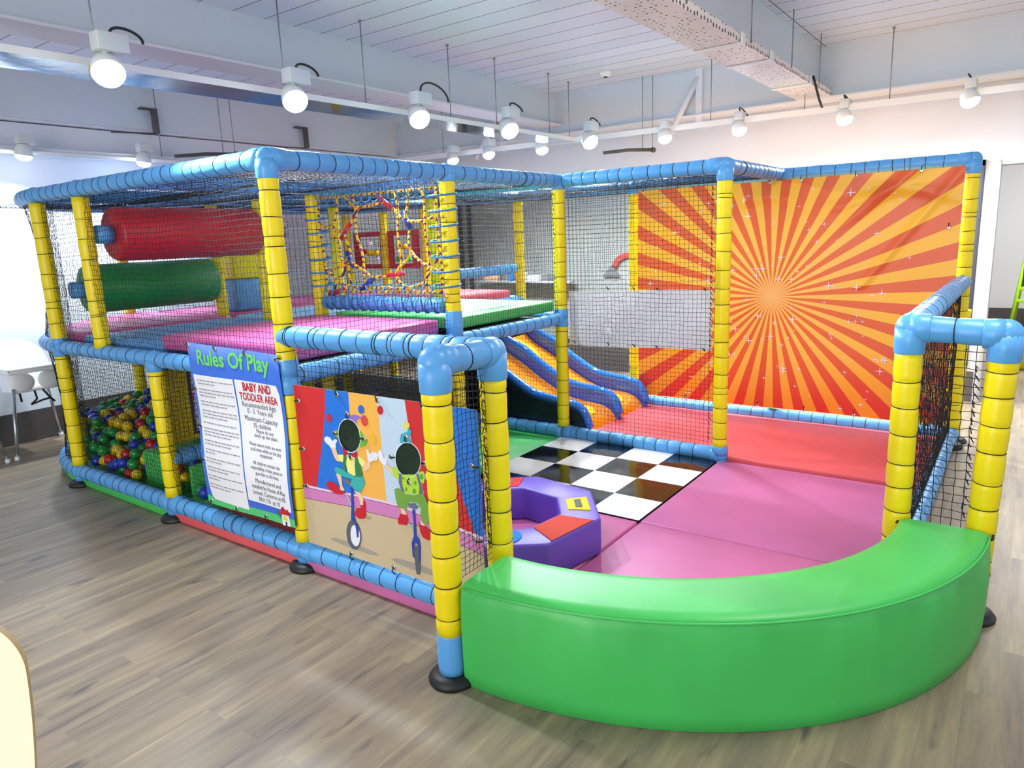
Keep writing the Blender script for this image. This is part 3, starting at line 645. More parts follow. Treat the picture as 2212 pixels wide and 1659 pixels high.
# yellow marks in the lanes, lying just on the dished lane surface
for xa, xb in ((2.53, 2.95), (3.01, 3.43)):
    for lo, hi in ((.14, .36), (.74, .93)):
        P = bed[int(lo * 60):int(hi * 60)]; nn = len(P); b = MB(); rows = []
        for i, p in enumerate(P):
            w = math.sin(PI * (i + .5) / nn) ** .5 * .34; c = .44
            rows.append([(xa + (xb - xa) * u, p[0], p[1] - .015 * max(0, math.sin(PI * u)) ** .6 + .005) for u in np.linspace(c - w, c + w, 17)])
        b.grid(np.array(rows)); b.build('lane_mark', 'yellow_patch', slide)
for k, (x, nm) in enumerate(((2.49, 'near'), (2.98, 'mid'), (3.47, 'far'))):
    b = MB(); w = .035
    # wall of the rim between bed and rim, both faces and top bead
    low = np.stack([rim[:, 0], np.maximum(np.interp(-rim[:, 0], -bed[:, 0], bed[:, 1]) - (.16 if nm != 'mid' else .05), .065)], 1)
    low[:, 1] = np.minimum(low[:, 1], rim[:, 1] - .03)
    V = []
    for (ry, rz), (ly, lz) in zip(rim, low): V += [(x - w, ly, lz), (x - w * .8, ry, rz - .01), (x + w * .8, ry, rz - .01), (x + w, ly, lz)]
    n = len(rim); F = []
    for i in range(n - 1):
        for j in range(4): k2 = (j + 1) % 4; F.append((4 * i + j, 4 * i + k2, 4 * i + 4 + k2, 4 * i + 4 + j))
    F += [(0, 1, 2, 3), tuple(4 * (n - 1) + j for j in (3, 2, 1, 0))]
    b.add(V, F, 0, False); sd = b.build('side_wall', 'slide_blue', slide)
    b = MB(); b.sweep([(x, p[0], p[1] - .008) for p in rim], .034, 12); b.build('rim', 'slide_rim', sd)
# dark outer flank and feet down to the mat
b = MB(); nf = [(p[0], max(p[1] - .10, .07)) for p in rim]; up = [(p[0], p[1] - .03) for p in rim]
poly = up + nf[::-1]
low = [(q[0], max(.062, q[1] - .34)) for q in rim]
V = []
for (uy, uz), (ly, lz) in zip(up, low): V += [(2.445, uy, uz), (2.445, ly, lz), (2.457, ly, lz), (2.457, uy, uz)]
F = []
for i in range(len(up) - 1):
    for j in range(4): k2 = (j + 1) % 4; F.append((4 * i + j, 4 * i + k2, 4 * i + 4 + k2, 4 * i + 4 + j))
b.add(V, F, 0); tag(b.build('flank', 'slide_navy', slide), 'dark outer flank')
b = MB(); b.box((2.50, 1.10, .0), (3.46, 1.22, .10), bev=.01); b.box((2.5, 2.25, .0), (3.46, 2.36, .70), bev=.01); b.build('base', 'slide_navy', slide)

# ------------------------------------------------------------------ curved green bench
RO, RI, BC, BH = 1.365, 1.085, (1.058, -.062), .385
def EL(a): return 1 + .066 * math.sin(a) ** 2
bench = thing('curved_bench', 'quarter-round green padded bench closing the entrance', 'bench', (.1, -.85, 0))
prof = [(RI, .0), (RI, .33), (RI + .004, BH - .010), (RI + .015, BH - .002), (RI + .05, BH), (RO - .05, BH), (RO - .012, BH - .003), (RO, BH - .014), (RO + .008, BH - .05), (RO + .014, .22), (RO + .012, .06), (RO + .009, .003), (RO + .004, 0)]
b = MB(); n = 64; V = []; F = []; m_ = len(prof)
for i in range(n + 1):
    a = PI + PI / 2 * i / n
    for r_, z_ in prof:
        wr = (.003 * math.sin(i * 1.7 + z_ * 9) + .005 * math.sin(i * .55) * (r_ > 1.3)) * (.1 < z_ < .34)
        if i in (0, n): wr = 0
        V.append((BC[0] + (r_ + wr) * EL(a) * math.cos(a), BC[1] + (r_ + wr) * EL(a) * math.sin(a), z_))
for i in range(n):
    for j in range(m_ - 1): F.append((i * m_ + j, i * m_ + j + 1, (i + 1) * m_ + j + 1, (i + 1) * m_ + j))
b.add(V, F, 0, True); b.add([V[j] for j in range(m_)], [tuple(range(m_))]); b.add([V[n * m_ + j] for j in range(m_)], [tuple(range(m_ - 1, -1, -1))])
bo = b.build('body', 'green_vinyl', bench)
b = MB(); b.sweep([(BC[0] + (RO + .004) * EL(a) * math.cos(a), BC[1] + (RO + .004) * EL(a) * math.sin(a), BH - .014) for a in np.linspace(PI + .01, 1.5 * PI - .01, 60)], .0045, 8); b.build('seam_piping', 'green_vinyl', bench)
b = MB()
for a in (1.5 * PI - .005,): 
    for r_, z_ in ((RO + .01, .36), (RO + .01, .2), (RI - .01, .36)): p = Vector((BC[0] + r_ * EL(a) * math.cos(a), BC[1] + r_ * EL(a) * math.sin(a), z_)); b.sweep([p, p + Vector((.03, -.004, .008)), p + Vector((.05, .004, -.006))], .004, 5)
b.build('tie', 'cord_black', bench)

# ------------------------------------------------------------------ purple octagonal activity ring
RC, RR, RH, RN = (.64, .455), .49, .178, .285
ring = thing('activity_ring', 'purple octagonal foam ring with coloured activity patches', 'play ring', (RC[0], RC[1], .058))
A8 = [math.radians(-76 + 45 * k) for k in range(8)]
bm = bmesh.new(); zb, zt = .059, .059 + RH
lev = []
for r_, z_ in ((RR, zb), (RR, zt), (RN, zt), (RN, zb)): lev.append([bm.verts.new((RC[0] + r_ * math.cos(a), RC[1] + r_ * math.sin(a), z_)) for a in A8])
for q in range(4):
    for k in range(8): bm.faces.new((lev[q][k], lev[q][(k + 1) % 8], lev[(q + 1) % 4][(k + 1) % 8], lev[(q + 1) % 4][k]))
bmesh.ops.recalc_face_normals(bm, faces=bm.faces[:]); bmesh.ops.bevel(bm, geom=bm.edges[:], offset=.012, segments=3, affect='EDGES', profile=.5); bm.verts.index_update()
b = MB(); b.add([v.co for v in bm.verts], [[v.index for v in f.verts] for f in bm.faces], 0, True); bm.free(); b.build('body', 'purple_vinyl', ring)
def patch(poly, m, label, z=None, name='activity_patch', par=None, th=.004):
    z = zt if z is None else z; b = MB(); b.prism(poly, z, z + th); return tag(b.build(name, m, par or ring), label)
def sidepoly(k, u0, u1, v0, v1):
    """patch on segment k: u along the side (0..1), v across from inner to outer"""
    out = []
    for u, v in ((u0, v0), (u1, v0), (u1, v1), (u0, v1)):
        r_ = RN + (RR - RN) * v; a, c = A8[k], A8[(k + 1) % 8]
        p = Vector((math.cos(a), math.sin(a))) * r_ * (1 - u) + Vector((math.cos(c), math.sin(c))) * r_ * u; out.append((RC[0] + p.x, RC[1] + p.y))
    return out
pp = patch(sidepoly(0, .24, .76, .24, .80), 'yellow_patch', 'yellow patch with a dark bar'); patch(sidepoly(0, .34, .68, .44, .62), 'dark_patch', 'dark bar', zt + .0042, 'bar', pp, .002)
patch(sidepoly(7, .08, .88, .10, .95), 'orange_patch', 'orange patch')
pp = patch(sidepoly(2, .2, .85, .15, .85), 'red_patch', 'red patch'); patch(sidepoly(2, .35, .7, .4, .6), 'brown_patch', 'brown bar', zt + .0042, 'bar', pp, .002)
cc = sidepoly(6, .5, .5, .5, .5)[0]
pp = patch([(cc[0] + .075 * math.cos(q), cc[1] + .075 * math.sin(q)) for q in np.linspace(0, 2 * PI, 24, endpoint=False)], 'blue_patch', 'round blue patch')
patch([(cc[0] + (.05 if k % 2 == 0 else .022) * math.cos(k * PI / 5), cc[1] + (.05 if k % 2 == 0 else .022) * math.sin(k * PI / 5)) for k in range(10)], 'green_patch', 'green star', zt + .0042, 'star', pp, .002)

# ------------------------------------------------------------------ banners
def eyelets(par, pts, axis, tail):
    """metal rings with a black tie each; pts in world coordinates, axis = normal of the sheet"""
    for k, p in enumerate(pts):
        b = MB(); b.lathe([(.004, -.002), (.011, -.002), (.012, 0), (.011, .003), (.005, .003)], (0, 0, 0), 14, axis='x'); sgn = -1
        b.v = [(sgn * x + p[0], y + p[1], z + p[2]) for x, y, z in b.v]; e = b.build('eyelet', 'eyelet_metal', par)
        b = MB(); d = Vector(tail[k % len(tail)]); q = Vector(p); b.sweep([q + Vector((-.004, 0, 0)), q + d * .5 + Vector((-.012, 0, 0)), q + d, q + d * 1.1 + Vector((.012, .006, -.008))], .0028, 5); b.build('tie', 'cord_black', e)
# sunburst banner on the back frame (thin cloth with a few folds)
SB = (3.535, .018, 1.034)
sun = thing('sunburst_banner', 'orange and yellow sunburst banner with sparkles hung on the back frame', 'banner', SB)
ny, nz = 120, 90; ys = np.linspace(1.13, -1.165, ny); zs = np.linspace(.165, 1.885, nz)
def fold(y, z):
    tp = max(0, (z - 1.55) / .35); w = .010 * math.sin(y * 5 + z * 2)
    w += .022 * math.exp(-((z - 1.72 - .05 * math.sin(y * 7 + 1)) / .035) ** 2) * (1 if y < .25 else 0) * (.6 + .4 * math.sin(y * 6))
    d = (y + .55) * .62 + (z - 1.62) * .78; w += .02 * math.exp(-(d / .03) ** 2) * math.exp(-((y + .75) / .3) ** 2)
    d2 = (z - 1.66) * .6 + (y + 1.0) * .8; w += .012 * math.exp(-(d2 / .025) ** 2) * (z > 1.1)
    return w
Gd = np.array([[(SB[0] - fold(y, z), y, z) for z in zs] for y in ys]); b = MB(); b.grid(Gd); b.grid(Gd[::-1] + np.array([.002, 0, 0]))
cloth = b.build('cloth', 'sunburst_print', sun)
b = MB(); rs = random.Random(5)
for k in range(150):
    a = rs.uniform(0, 2 * PI); d = .12 + rs.random() ** .7 * 1.05; y = SB[1] + d * math.cos(a); z = SB[2] + d * math.sin(a)
    if not (-1.1 < y < 1.1 and .2 < z < 1.84): continue
    s_ = rs.choice((.014, .018, .022, .034)) ; x = SB[0] - fold(y, z) - .0022
    V = []
    for q in range(8): rr = s_ if q % 2 == 0 else s_ * .14; V.append((x - (.0 if q % 2 else 0), y + rr * math.sin(q * PI / 4), z + rr * math.cos(q * PI / 4)))
    b.add([(x - .0012, y, z)] + V, [(0, 1 + q, 1 + (q + 1) % 8) for q in range(8)])
b.build('sparkle_print', mat('print_sparkle', (252, 236, 250), .4), cloth)
eyelets(sun, [(SB[0] - .006, y, 1.875) for y in (1.08, .78, .44, .06, -.16, -.52, -.92)] + [(SB[0] - .006, y, .175) for y in (.7, .1, -.25, -.6)] + [(SB[0] - .006, -1.1, z) for z in (1.5, 1.0)], 'x', [(0, 0, .03)])
# pale sheet tied inside the net between the two slide posts
t = thing('plain_sheet', 'plain white sheet tied low inside the net above the slide foot', 'sheet', (2.44, .6, .77))
Gd = np.array([[(2.43 + .012 * math.sin(y * 9 + z * 4) * math.sin((z - .77) * 8), y, z + .008 * math.sin(y * 5) - .01 * (y / 1.1)) for z in np.linspace(.772, 1.165, 12)] for y in np.linspace(.075, 1.15, 40)])
b = MB(); b.grid(Gd); b.grid(Gd[::-1] + np.array([.002, 0, 0])); b.build('cloth', 'sheet_white', t)
b = MB()
for y in (.12, .45, .62, .82, 1.1):
    for z in (1.165, .772): b.sweep([(2.425, y, z), (2.41, y + .01, z + .02), (2.402, y - .01, z + .01)], .003, 5)
b.build('tie', 'cord_black', t)

# clown banner: flat print with two face holes
CO = (-.031, 1.13, .155)
cb = thing('clown_banner', 'circus banner of two unicycling clowns with round face holes', 'banner', CO)
def cmap(d): return lambda s_, t_, c=0: (CO[0] - d, CO[1] - s_, CO[2] + t_)
W_, H_ = 1.075, .772
def clip_region(poly): return [(min(max(a, 0), W_), min(max(c, 0), H_)) for a, c in poly]
REG = [('curtain_red', [(0, .26), (.0, .772), (.221, .772), (.219, .751), (.203, .648), (.167, .514), (.098, .297), (.085, .26)]),
       ('curtain_blue', [(.221, .772), (.373, .772), (.370, .674), (.394, .584), (.399, .46), (.401, .397), (.394, .27), (.090, .26), (.098, .3), (.167, .514), (.203, .648), (.219, .751)]),
       ('curtain_orange', [(.373, .772), (.546, .772), (.549, .685), (.552, .553), (.555, .362), (.560, .27), (.394, .27), (.398, .329), (.401, .397), (.399, .46), (.394, .584), (.370, .674)]),
       ('curtain_pale', [(.546, .772), (.705, .772), (.715, .684), (.729, .597), (.767, .438), (.805, .26), (.560, .27), (.555, .362), (.552, .553), (.549, .685)]),
       ('curtain_red', [(.705, .772), (.905, .772), (.925, .60), (.985, .40), (1.05, .245), (.805, .26), (.767, .438), (.729, .597), (.715, .684)]),
       ('curtain_blue', [(.905, .772), (1.075, .772), (1.075, .24), (1.05, .245), (.985, .40), (.925, .60)]),
       ('kerb_light', [(0, .294), (.165, .297), (.386, .313), (.62, .317), (.812, .298), (1.075, .27), (1.075, .255), (.811, .284), (.62, .303), (.385, .299), (.165, .284), (0, .280)]),
       ('kerb_pink', [(0, .282), (.165, .286), (.385, .301), (.62, .305), (.811, .286), (1.075, .257), (1.075, .19), (.81, .237), (.618, .246), (.431, .241), (.333, .245), (.072, .227), (0, .224)]),
       ('ring_sand', [(0, .226), (.072, .229), (.333, .247), (.431, .243), (.618, .248), (.81, .239), (1.075, .192), (1.075, 0), (0, 0)])]
ART = [
 ["red",1,[[0.249,0.646],[0.249,0.64],[0.247,0.635],[0.244,0.63],[0.239,0.626],[0.234,0.624],[0.229,0.623],[0.224,0.625],[0.219,0.628],[0.217,0.633],[0.215,0.639],[0.216,0.645],[0.218,0.65],[0.221,0.655],[0.226,0.659],[0.231,0.661],[0.236,0.661],[0.241,0.66],[0.245,0.656],[0.248,0.652]]],
 ["ballblue",1,[[0.465,0.709],[0.465,0.703],[0.463,0.697],[0.46,0.692],[0.455,0.688],[0.449,0.685],[0.443,0.685],[0.437,0.686],[0.432,0.689],[0.429,0.694],[0.427,0.699],[0.427,0.706],[0.428,0.712],[0.432,0.717],[0.437,0.721],[0.443,0.723],[0.449,0.724],[0.454,0.722],[0.459,0.719],[0.463,0.715]]],
 ["crimson",1,[[0.579,0.718],[0.579,0.712],[0.577,0.706],[0.573,0.701],[0.569,0.698],[0.564,0.696],[0.558,0.695],[0.553,0.697],[0.549,0.7],[0.546,0.705],[0.544,0.71],[0.545,0.716],[0.547,0.722],[0.55,0.727],[0.555,0.731],[0.56,0.733],[0.565,0.733],[0.57,0.731],[0.575,0.728],[0.577,0.724]]],
 ["amber",1,[[0.521,0.589],[0.522,0.582],[0.52,0.576],[0.516,0.57],[0.511,0.566],[0.505,0.563],[0.499,0.563],[0.493,0.564],[0.488,0.567],[0.484,0.572],[0.482,0.578],[0.482,0.584],[0.484,0.59],[0.487,0.596],[0.492,0.6],[0.498,0.603],[0.505,0.604],[0.511,0.603],[0.516,0.599],[0.519,0.595]]],
 ["purple",1,[[0.359,0.651],[0.374,0.67],[0.398,0.678],[0.429,0.674],[0.449,0.67],[0.446,0.664],[0.42,0.66],[0.41,0.647],[0.41,0.633],[0.387,0.647]]],
 ["ballred",2,[[0.481,0.663],[0.481,0.655],[0.479,0.648],[0.476,0.641],[0.471,0.637],[0.465,0.634],[0.459,0.633],[0.452,0.635],[0.447,0.639],[0.443,0.645],[0.441,0.652],[0.441,0.66],[0.442,0.667],[0.446,0.673],[0.451,0.678],[0.457,0.681],[0.463,0.681],[0.469,0.679],[0.475,0.675],[0.479,0.669]]],
 ["green",1,[[0.259,0.581],[0.279,0.594],[0.287,0.582],[0.285,0.556],[0.268,0.561],[0.258,0.568]]],
 ["green",1,[[0.418,0.611],[0.437,0.604],[0.452,0.584],[0.47,0.577],[0.467,0.564],[0.455,0.547],[0.426,0.534],[0.42,0.542],[0.427,0.563]]],
 ["white",1,[[0.185,0.535],[0.191,0.549],[0.211,0.555],[0.229,0.551],[0.242,0.537],[0.255,0.548],[0.268,0.55],[0.275,0.543],[0.261,0.527],[0.261,0.509],[0.245,0.503],[0.225,0.504],[0.217,0.513],[0.195,0.523]]],
 ["skin",1,[[0.227,0.504],[0.259,0.509],[0.268,0.479],[0.279,0.453],[0.271,0.446],[0.253,0.451],[0.241,0.47]]],
 ["shirt",2,[[0.268,0.479],[0.306,0.485],[0.305,0.449],[0.279,0.45]]],
 ["shirt",2,[[0.4,0.494],[0.414,0.492],[0.447,0.475],[0.43,0.448],[0.413,0.456],[0.397,0.471]]],
 ["skin",1,[[0.443,0.473],[0.476,0.477],[0.473,0.45],[0.438,0.43],[0.426,0.433],[0.432,0.451]]],
 ["white",2,[[0.46,0.531],[0.472,0.53],[0.475,0.513],[0.493,0.524],[0.521,0.527],[0.528,0.514],[0.521,0.495],[0.489,0.484],[0.471,0.474],[0.462,0.486]]],
 ["shirt",1,[[0.324,0.488],[0.386,0.497],[0.376,0.396],[0.349,0.399],[0.325,0.408],[0.319,0.446]]],
 ["vest",2,[[0.308,0.478],[0.33,0.481],[0.321,0.451],[0.313,0.401],[0.29,0.405],[0.299,0.448]]],
 ["vest",2,[[0.381,0.486],[0.398,0.491],[0.412,0.451],[0.424,0.412],[0.416,0.396],[0.375,0.391],[0.376,0.442]]],
 ["crimson",3,[[0.305,0.522],[0.32,0.513],[0.337,0.502],[0.329,0.483],[0.309,0.48]]],
 ["crimson",3,[[0.358,0.497],[0.376,0.503],[0.4,0.507],[0.395,0.486],[0.381,0.481],[0.36,0.488]]],
 ["teal",2,[[0.237,0.412],[0.257,0.42],[0.289,0.415],[0.314,0.406],[0.349,0.402],[0.375,0.391],[0.42,0.399],[0.431,0.383],[0.429,0.365],[0.423,0.359],[0.337,0.343],[0.337,0.359],[0.368,0.38],[0.31,0.38],[0.271,0.386],[0.245,0.39]]],
 ["teal",2,[[0.341,0.366],[0.359,0.386],[0.387,0.397],[0.425,0.4],[0.432,0.382],[0.422,0.358],[0.401,0.327],[0.374,0.329],[0.353,0.336],[0.339,0.35]]],
 ["skin",1,[[0.245,0.389],[0.279,0.385],[0.282,0.333],[0.294,0.32],[0.286,0.312],[0.263,0.313],[0.265,0.333]]],
 ["grey",1,[[0.286,0.367],[0.314,0.375],[0.339,0.369],[0.336,0.346],[0.313,0.347],[0.292,0.358]]],
 ["crimson",2,[[0.169,0.323],[0.181,0.338],[0.206,0.344],[0.238,0.338],[0.259,0.322],[0.267,0.309],[0.304,0.311],[0.294,0.301],[0.26,0.291],[0.217,0.292],[0.181,0.305]]],
 ["skin",1,[[0.356,0.327],[0.396,0.325],[0.415,0.296],[0.41,0.269],[0.389,0.267],[0.388,0.291],[0.372,0.311]]],
 ["crimson",2,[[0.345,0.217],[0.36,0.243],[0.397,0.255],[0.385,0.264],[0.408,0.27],[0.413,0.296],[0.425,0.288],[0.422,0.242],[0.424,0.223],[0.409,0.206],[0.377,0.199],[0.351,0.207]]],
 ["navy",3,[[0.338,0.343],[0.351,0.342],[0.349,0.267],[0.345,0.214],[0.352,0.182],[0.367,0.152],[0.361,0.108],[0.35,0.105],[0.348,0.148],[0.339,0.183],[0.32,0.182],[0.331,0.25]]],
 ["silver",2,[[0.296,0.303],[0.31,0.305],[0.334,0.261],[0.356,0.252],[0.351,0.248],[0.324,0.252]]],
 ["tyre",1,[[0.379,0.128],[0.379,0.112],[0.376,0.096],[0.371,0.081],[0.363,0.067],[0.354,0.055],[0.344,0.047],[0.333,0.041],[0.322,0.04],[0.311,0.041],[0.301,0.047],[0.293,0.056],[0.286,0.067],[0.282,0.081],[0.28,0.097],[0.28,0.113],[0.283,0.129],[0.289,0.145],[0.296,0.158],[0.305,0.17],[0.316,0.178],[0.327,0.183],[0.338,0.184],[0.349,0.182],[0.358,0.177],[0.367,0.168],[0.373,0.157],[0.377,0.143]]],
 ["white",2,[[0.371,0.121],[0.37,0.107],[0.367,0.094],[0.362,0.082],[0.356,0.071],[0.348,0.064],[0.34,0.06],[0.331,0.059],[0.324,0.062],[0.317,0.068],[0.311,0.077],[0.308,0.088],[0.307,0.102],[0.308,0.115],[0.311,0.129],[0.316,0.141],[0.322,0.151],[0.33,0.158],[0.338,0.162],[0.346,0.163],[0.354,0.16],[0.361,0.154],[0.366,0.145],[0.37,0.133]]],
 ["ballyel",2,[[0.726,0.67],[0.725,0.665],[0.722,0.661],[0.717,0.657],[0.712,0.654],[0.705,0.652],[0.699,0.652],[0.694,0.654],[0.69,0.657],[0.688,0.661],[0.687,0.665],[0.689,0.67],[0.692,0.675],[0.697,0.679],[0.702,0.682],[0.708,0.683],[0.714,0.683],[0.719,0.682],[0.723,0.679],[0.726,0.675]]],
 ["aqua",1,[[0.664,0.588],[0.666,0.607],[0.672,0.625],[0.689,0.634],[0.708,0.641],[0.715,0.651],[0.713,0.663],[0.722,0.657],[0.733,0.647],[0.729,0.635],[0.719,0.622],[0.725,0.606],[0.727,0.594],[0.707,0.594]]],
 ["white",2,[[0.527,0.525],[0.535,0.536],[0.55,0.542],[0.557,0.527],[0.565,0.504],[0.567,0.514],[0.579,0.518],[0.584,0.513],[0.577,0.498],[0.58,0.489],[0.57,0.48],[0.561,0.474],[0.544,0.486],[0.531,0.501]]],
 ["skin",1,[[0.568,0.477],[0.581,0.483],[0.608,0.467],[0.61,0.45],[0.59,0.449],[0.575,0.461]]],
 ["lime",2,[[0.609,0.474],[0.62,0.481],[0.644,0.47],[0.644,0.436],[0.627,0.429],[0.612,0.436]]],
 ["lime",2,[[0.752,0.467],[0.771,0.486],[0.786,0.487],[0.793,0.462],[0.782,0.434],[0.761,0.442]]],
 ["skin",1,[[0.792,0.48],[0.811,0.481],[0.811,0.458],[0.795,0.453]]],
 ["lime",1,[[0.658,0.451],[0.68,0.447],[0.702,0.446],[0.725,0.453],[0.747,0.464],[0.754,0.436],[0.759,0.399],[0.661,0.381],[0.659,0.419]]],
 ["lime",1,[[0.661,0.453],[0.758,0.469],[0.761,0.419],[0.754,0.379],[0.667,0.372],[0.657,0.416]]],
 ["grey",2,[[0.645,0.453],[0.661,0.456],[0.66,0.407],[0.671,0.376],[0.655,0.374],[0.641,0.413]]],
 ["grey",2,[[0.743,0.469],[0.758,0.472],[0.774,0.395],[0.75,0.378],[0.757,0.418]]],
 ["spot",3,[[0.742,0.431],[0.741,0.426],[0.738,0.422],[0.734,0.42],[0.731,0.421],[0.729,0.424],[0.728,0.428],[0.729,0.433],[0.732,0.437],[0.736,0.439],[0.739,0.438],[0.742,0.435]]],
 ["spot",3,[[0.735,0.393],[0.733,0.387],[0.729,0.383],[0.725,0.38],[0.721,0.381],[0.718,0.385],[0.717,0.39],[0.719,0.396],[0.722,0.401],[0.727,0.403],[0.731,0.403],[0.734,0.399]]],
 ["spot",3,[[0.687,0.394],[0.686,0.389],[0.683,0.385],[0.68,0.383],[0.677,0.384],[0.675,0.387],[0.674,0.391],[0.676,0.396],[0.678,0.4],[0.682,0.402],[0.685,0.401],[0.687,0.398]]],
 ["spot",3,[[0.675,0.44],[0.674,0.436],[0.671,0.434],[0.669,0.432],[0.666,0.433],[0.664,0.435],[0.664,0.438],[0.665,0.442],[0.667,0.444],[0.67,0.446],[0.673,0.445],[0.674,0.443]]],
 ["spot",3,[[0.783,0.464],[0.781,0.458],[0.777,0.453],[0.772,0.451],[0.767,0.451],[0.763,0.455],[0.763,0.461],[0.764,0.467],[0.769,0.472],[0.774,0.475],[0.779,0.474],[0.782,0.47]]],
 ["olive",2,[[0.611,0.38],[0.632,0.39],[0.656,0.382],[0.671,0.369],[0.718,0.372],[0.774,0.392],[0.784,0.379],[0.801,0.346],[0.804,0.314],[0.794,0.264],[0.778,0.257],[0.76,0.272],[0.751,0.3],[0.757,0.322],[0.739,0.343],[0.7,0.341],[0.679,0.331],[0.676,0.303],[0.624,0.302],[0.615,0.337]]],
 ["grey",3,[[0.683,0.332],[0.723,0.34],[0.745,0.326],[0.729,0.314],[0.689,0.315]]],
 ["skin",1,[[0.64,0.304],[0.659,0.307],[0.672,0.278],[0.661,0.272],[0.644,0.278]]],
 ["crimson",2,[[0.618,0.245],[0.637,0.277],[0.674,0.278],[0.68,0.258],[0.67,0.232],[0.62,0.226]]],
 ["skin",1,[[0.748,0.272],[0.774,0.256],[0.762,0.248],[0.747,0.254]]],
 ["crimson",2,[[0.74,0.267],[0.75,0.25],[0.781,0.25],[0.803,0.235],[0.806,0.2],[0.784,0.191],[0.757,0.198],[0.744,0.219]]],
 ["navy",3,[[0.707,0.309],[0.723,0.313],[0.723,0.23],[0.724,0.196],[0.737,0.184],[0.741,0.148],[0.733,0.074],[0.725,0.094],[0.73,0.151],[0.715,0.166],[0.703,0.145],[0.701,0.091],[0.691,0.098],[0.691,0.161],[0.706,0.192],[0.71,0.258]]],
 ["tyre",2,[[0.706,0.149],[0.73,0.154],[0.733,0.077],[0.73,0.045],[0.724,0.023],[0.706,0.02],[0.703,0.054],[0.701,0.101]]],
 ["silver",1,[[0.678,0.239],[0.691,0.243],[0.708,0.221],[0.735,0.205],[0.746,0.198],[0.734,0.194],[0.704,0.217]]],
 ["printshade",0,[[0.161,0.056],[0.192,0.068],[0.283,0.07],[0.384,0.066],[0.463,0.059],[0.484,0.049],[0.425,0.04],[0.335,0.041],[0.209,0.046]]],
 ["printshade",0,[[0.557,0.052],[0.592,0.064],[0.703,0.069],[0.8,0.063],[0.798,0.037],[0.679,0.035],[0.589,0.041]]],
 ["printshade",0,[[0.454,0.218],[0.452,0.214],[0.447,0.21],[0.44,0.207],[0.431,0.206],[0.424,0.206],[0.42,0.208],[0.418,0.211],[0.421,0.215],[0.426,0.219],[0.433,0.222],[0.441,0.224],[0.448,0.223],[0.453,0.222]]]]
HOLES = [[[0.427,0.595],[0.427,0.582],[0.426,0.569],[0.423,0.556],[0.417,0.544],[0.41,0.533],[0.401,0.523],[0.391,0.514],[0.379,0.508],[0.367,0.503],[0.355,0.501],[0.342,0.501],[0.33,0.503],[0.319,0.508],[0.309,0.515],[0.3,0.524],[0.293,0.534],[0.288,0.546],[0.285,0.559],[0.284,0.572],[0.286,0.586],[0.29,0.599],[0.296,0.611],[0.303,0.623],[0.312,0.632],[0.323,0.641],[0.335,0.647],[0.347,0.651],[0.359,0.653],[0.371,0.652],[0.383,0.65],[0.394,0.645],[0.404,0.638],[0.412,0.629],[0.419,0.619],[0.424,0.608]],[[0.773,0.539],[0.773,0.526],[0.77,0.513],[0.766,0.5],[0.76,0.488],[0.752,0.477],[0.742,0.467],[0.731,0.459],[0.719,0.452],[0.706,0.448],[0.694,0.445],[0.681,0.446],[0.669,0.448],[0.658,0.453],[0.648,0.46],[0.64,0.468],[0.634,0.479],[0.63,0.491],[0.628,0.503],[0.628,0.517],[0.631,0.53],[0.635,0.543],[0.642,0.555],[0.651,0.567],[0.661,0.576],[0.672,0.584],[0.684,0.591],[0.697,0.595],[0.709,0.596],[0.722,0.596],[0.733,0.593],[0.744,0.588],[0.753,0.581],[0.761,0.573],[0.767,0.563],[0.771,0.551]]]
slots = []; 
def slot(n):
    n = 'print_' + n
    if n not in slots: slots.append(n)
    return slots.index(n)
V2, F2 = flat_mesh_from_outline([[(0, 0), (W_, 0), (W_, H_), (0, H_)]] + HOLES)
b = MB(); b.add([cmap(0)(*p) for p in V2], [f[::-1] for f in F2], slot('ring_sand')); b.add([cmap(-.002)(*p) for p in V2], F2, slot('white'))
def inside(p, poly):
    c = False; n = len(poly)
    for i in range(n):
        (x1, y1), (x2, y2) = poly[i], poly[(i + 1) % n]
        if (y1 > p[1]) != (y2 > p[1]) and p[0] < (x2 - x1) * (p[1] - y1) / (y2 - y1) + x1: c = not c
    return c
for nm, poly in REG:
    sp = [clip_region(poly)]
    V2, F2 = flat_mesh_from_outline(sp)
    bm = bmesh.new(); vs = [bm.verts.new((p[0], p[1], 0)) for p in V2]
    for f in F2:
        try: bm.faces.new([vs[i] for i in f])
        except ValueError: pass
    # cut the face holes out of the coloured field
    for hp in HOLES:
        for i in range(len(hp)):
            a, c = hp[i], hp[(i + 1) % len(hp)]; d = Vector((c[0] - a[0], c[1] - a[1], 0)); nrm = Vector((d.y, -d.x, 0))
            near = [f for f in bm.faces if (f.calc_center_median() - Vector((hp[0][0], hp[0][1], 0))).length < 2]
            geom = list({v for f in near for v in f.verts}) + list({e for f in near for e in f.edges}) + near
            cx = sum(q[0] for q in hp) / len(hp); cy_ = sum(q[1] for q in hp) / len(hp)
            if i % 3 == 0: bmesh.ops.bisect_plane(bm, geom=geom, plane_co=Vector((a[0], a[1], 0)), plane_no=nrm, dist=1e-6)
    kill = [f for f in bm.faces if any(inside(f.calc_center_median()[:2], hp) for hp in HOLES)]
    bmesh.ops.delete(bm, geom=kill, context='FACES'); bm.verts.index_update()
    b.add([cmap(.0006 if nm[:7] == 'curtain' else .0009)(v.co.x, v.co.y) for v in bm.verts], [[v.index for v in f.verts] for f in bm.faces], slot(nm)); bm.free()
for k, (nm, lv, poly) in enumerate(ART):
    V2, F2 = flat_mesh_from_outline([clip_region(poly)])
    if nm == 'printshade': d = .0013
    else: d = .0016 + .0005 * lv + .00002 * k
    b.add([cmap(d)(*p) for p in V2], F2, slot(nm))
b.build('printed_sheet', slots, cb)
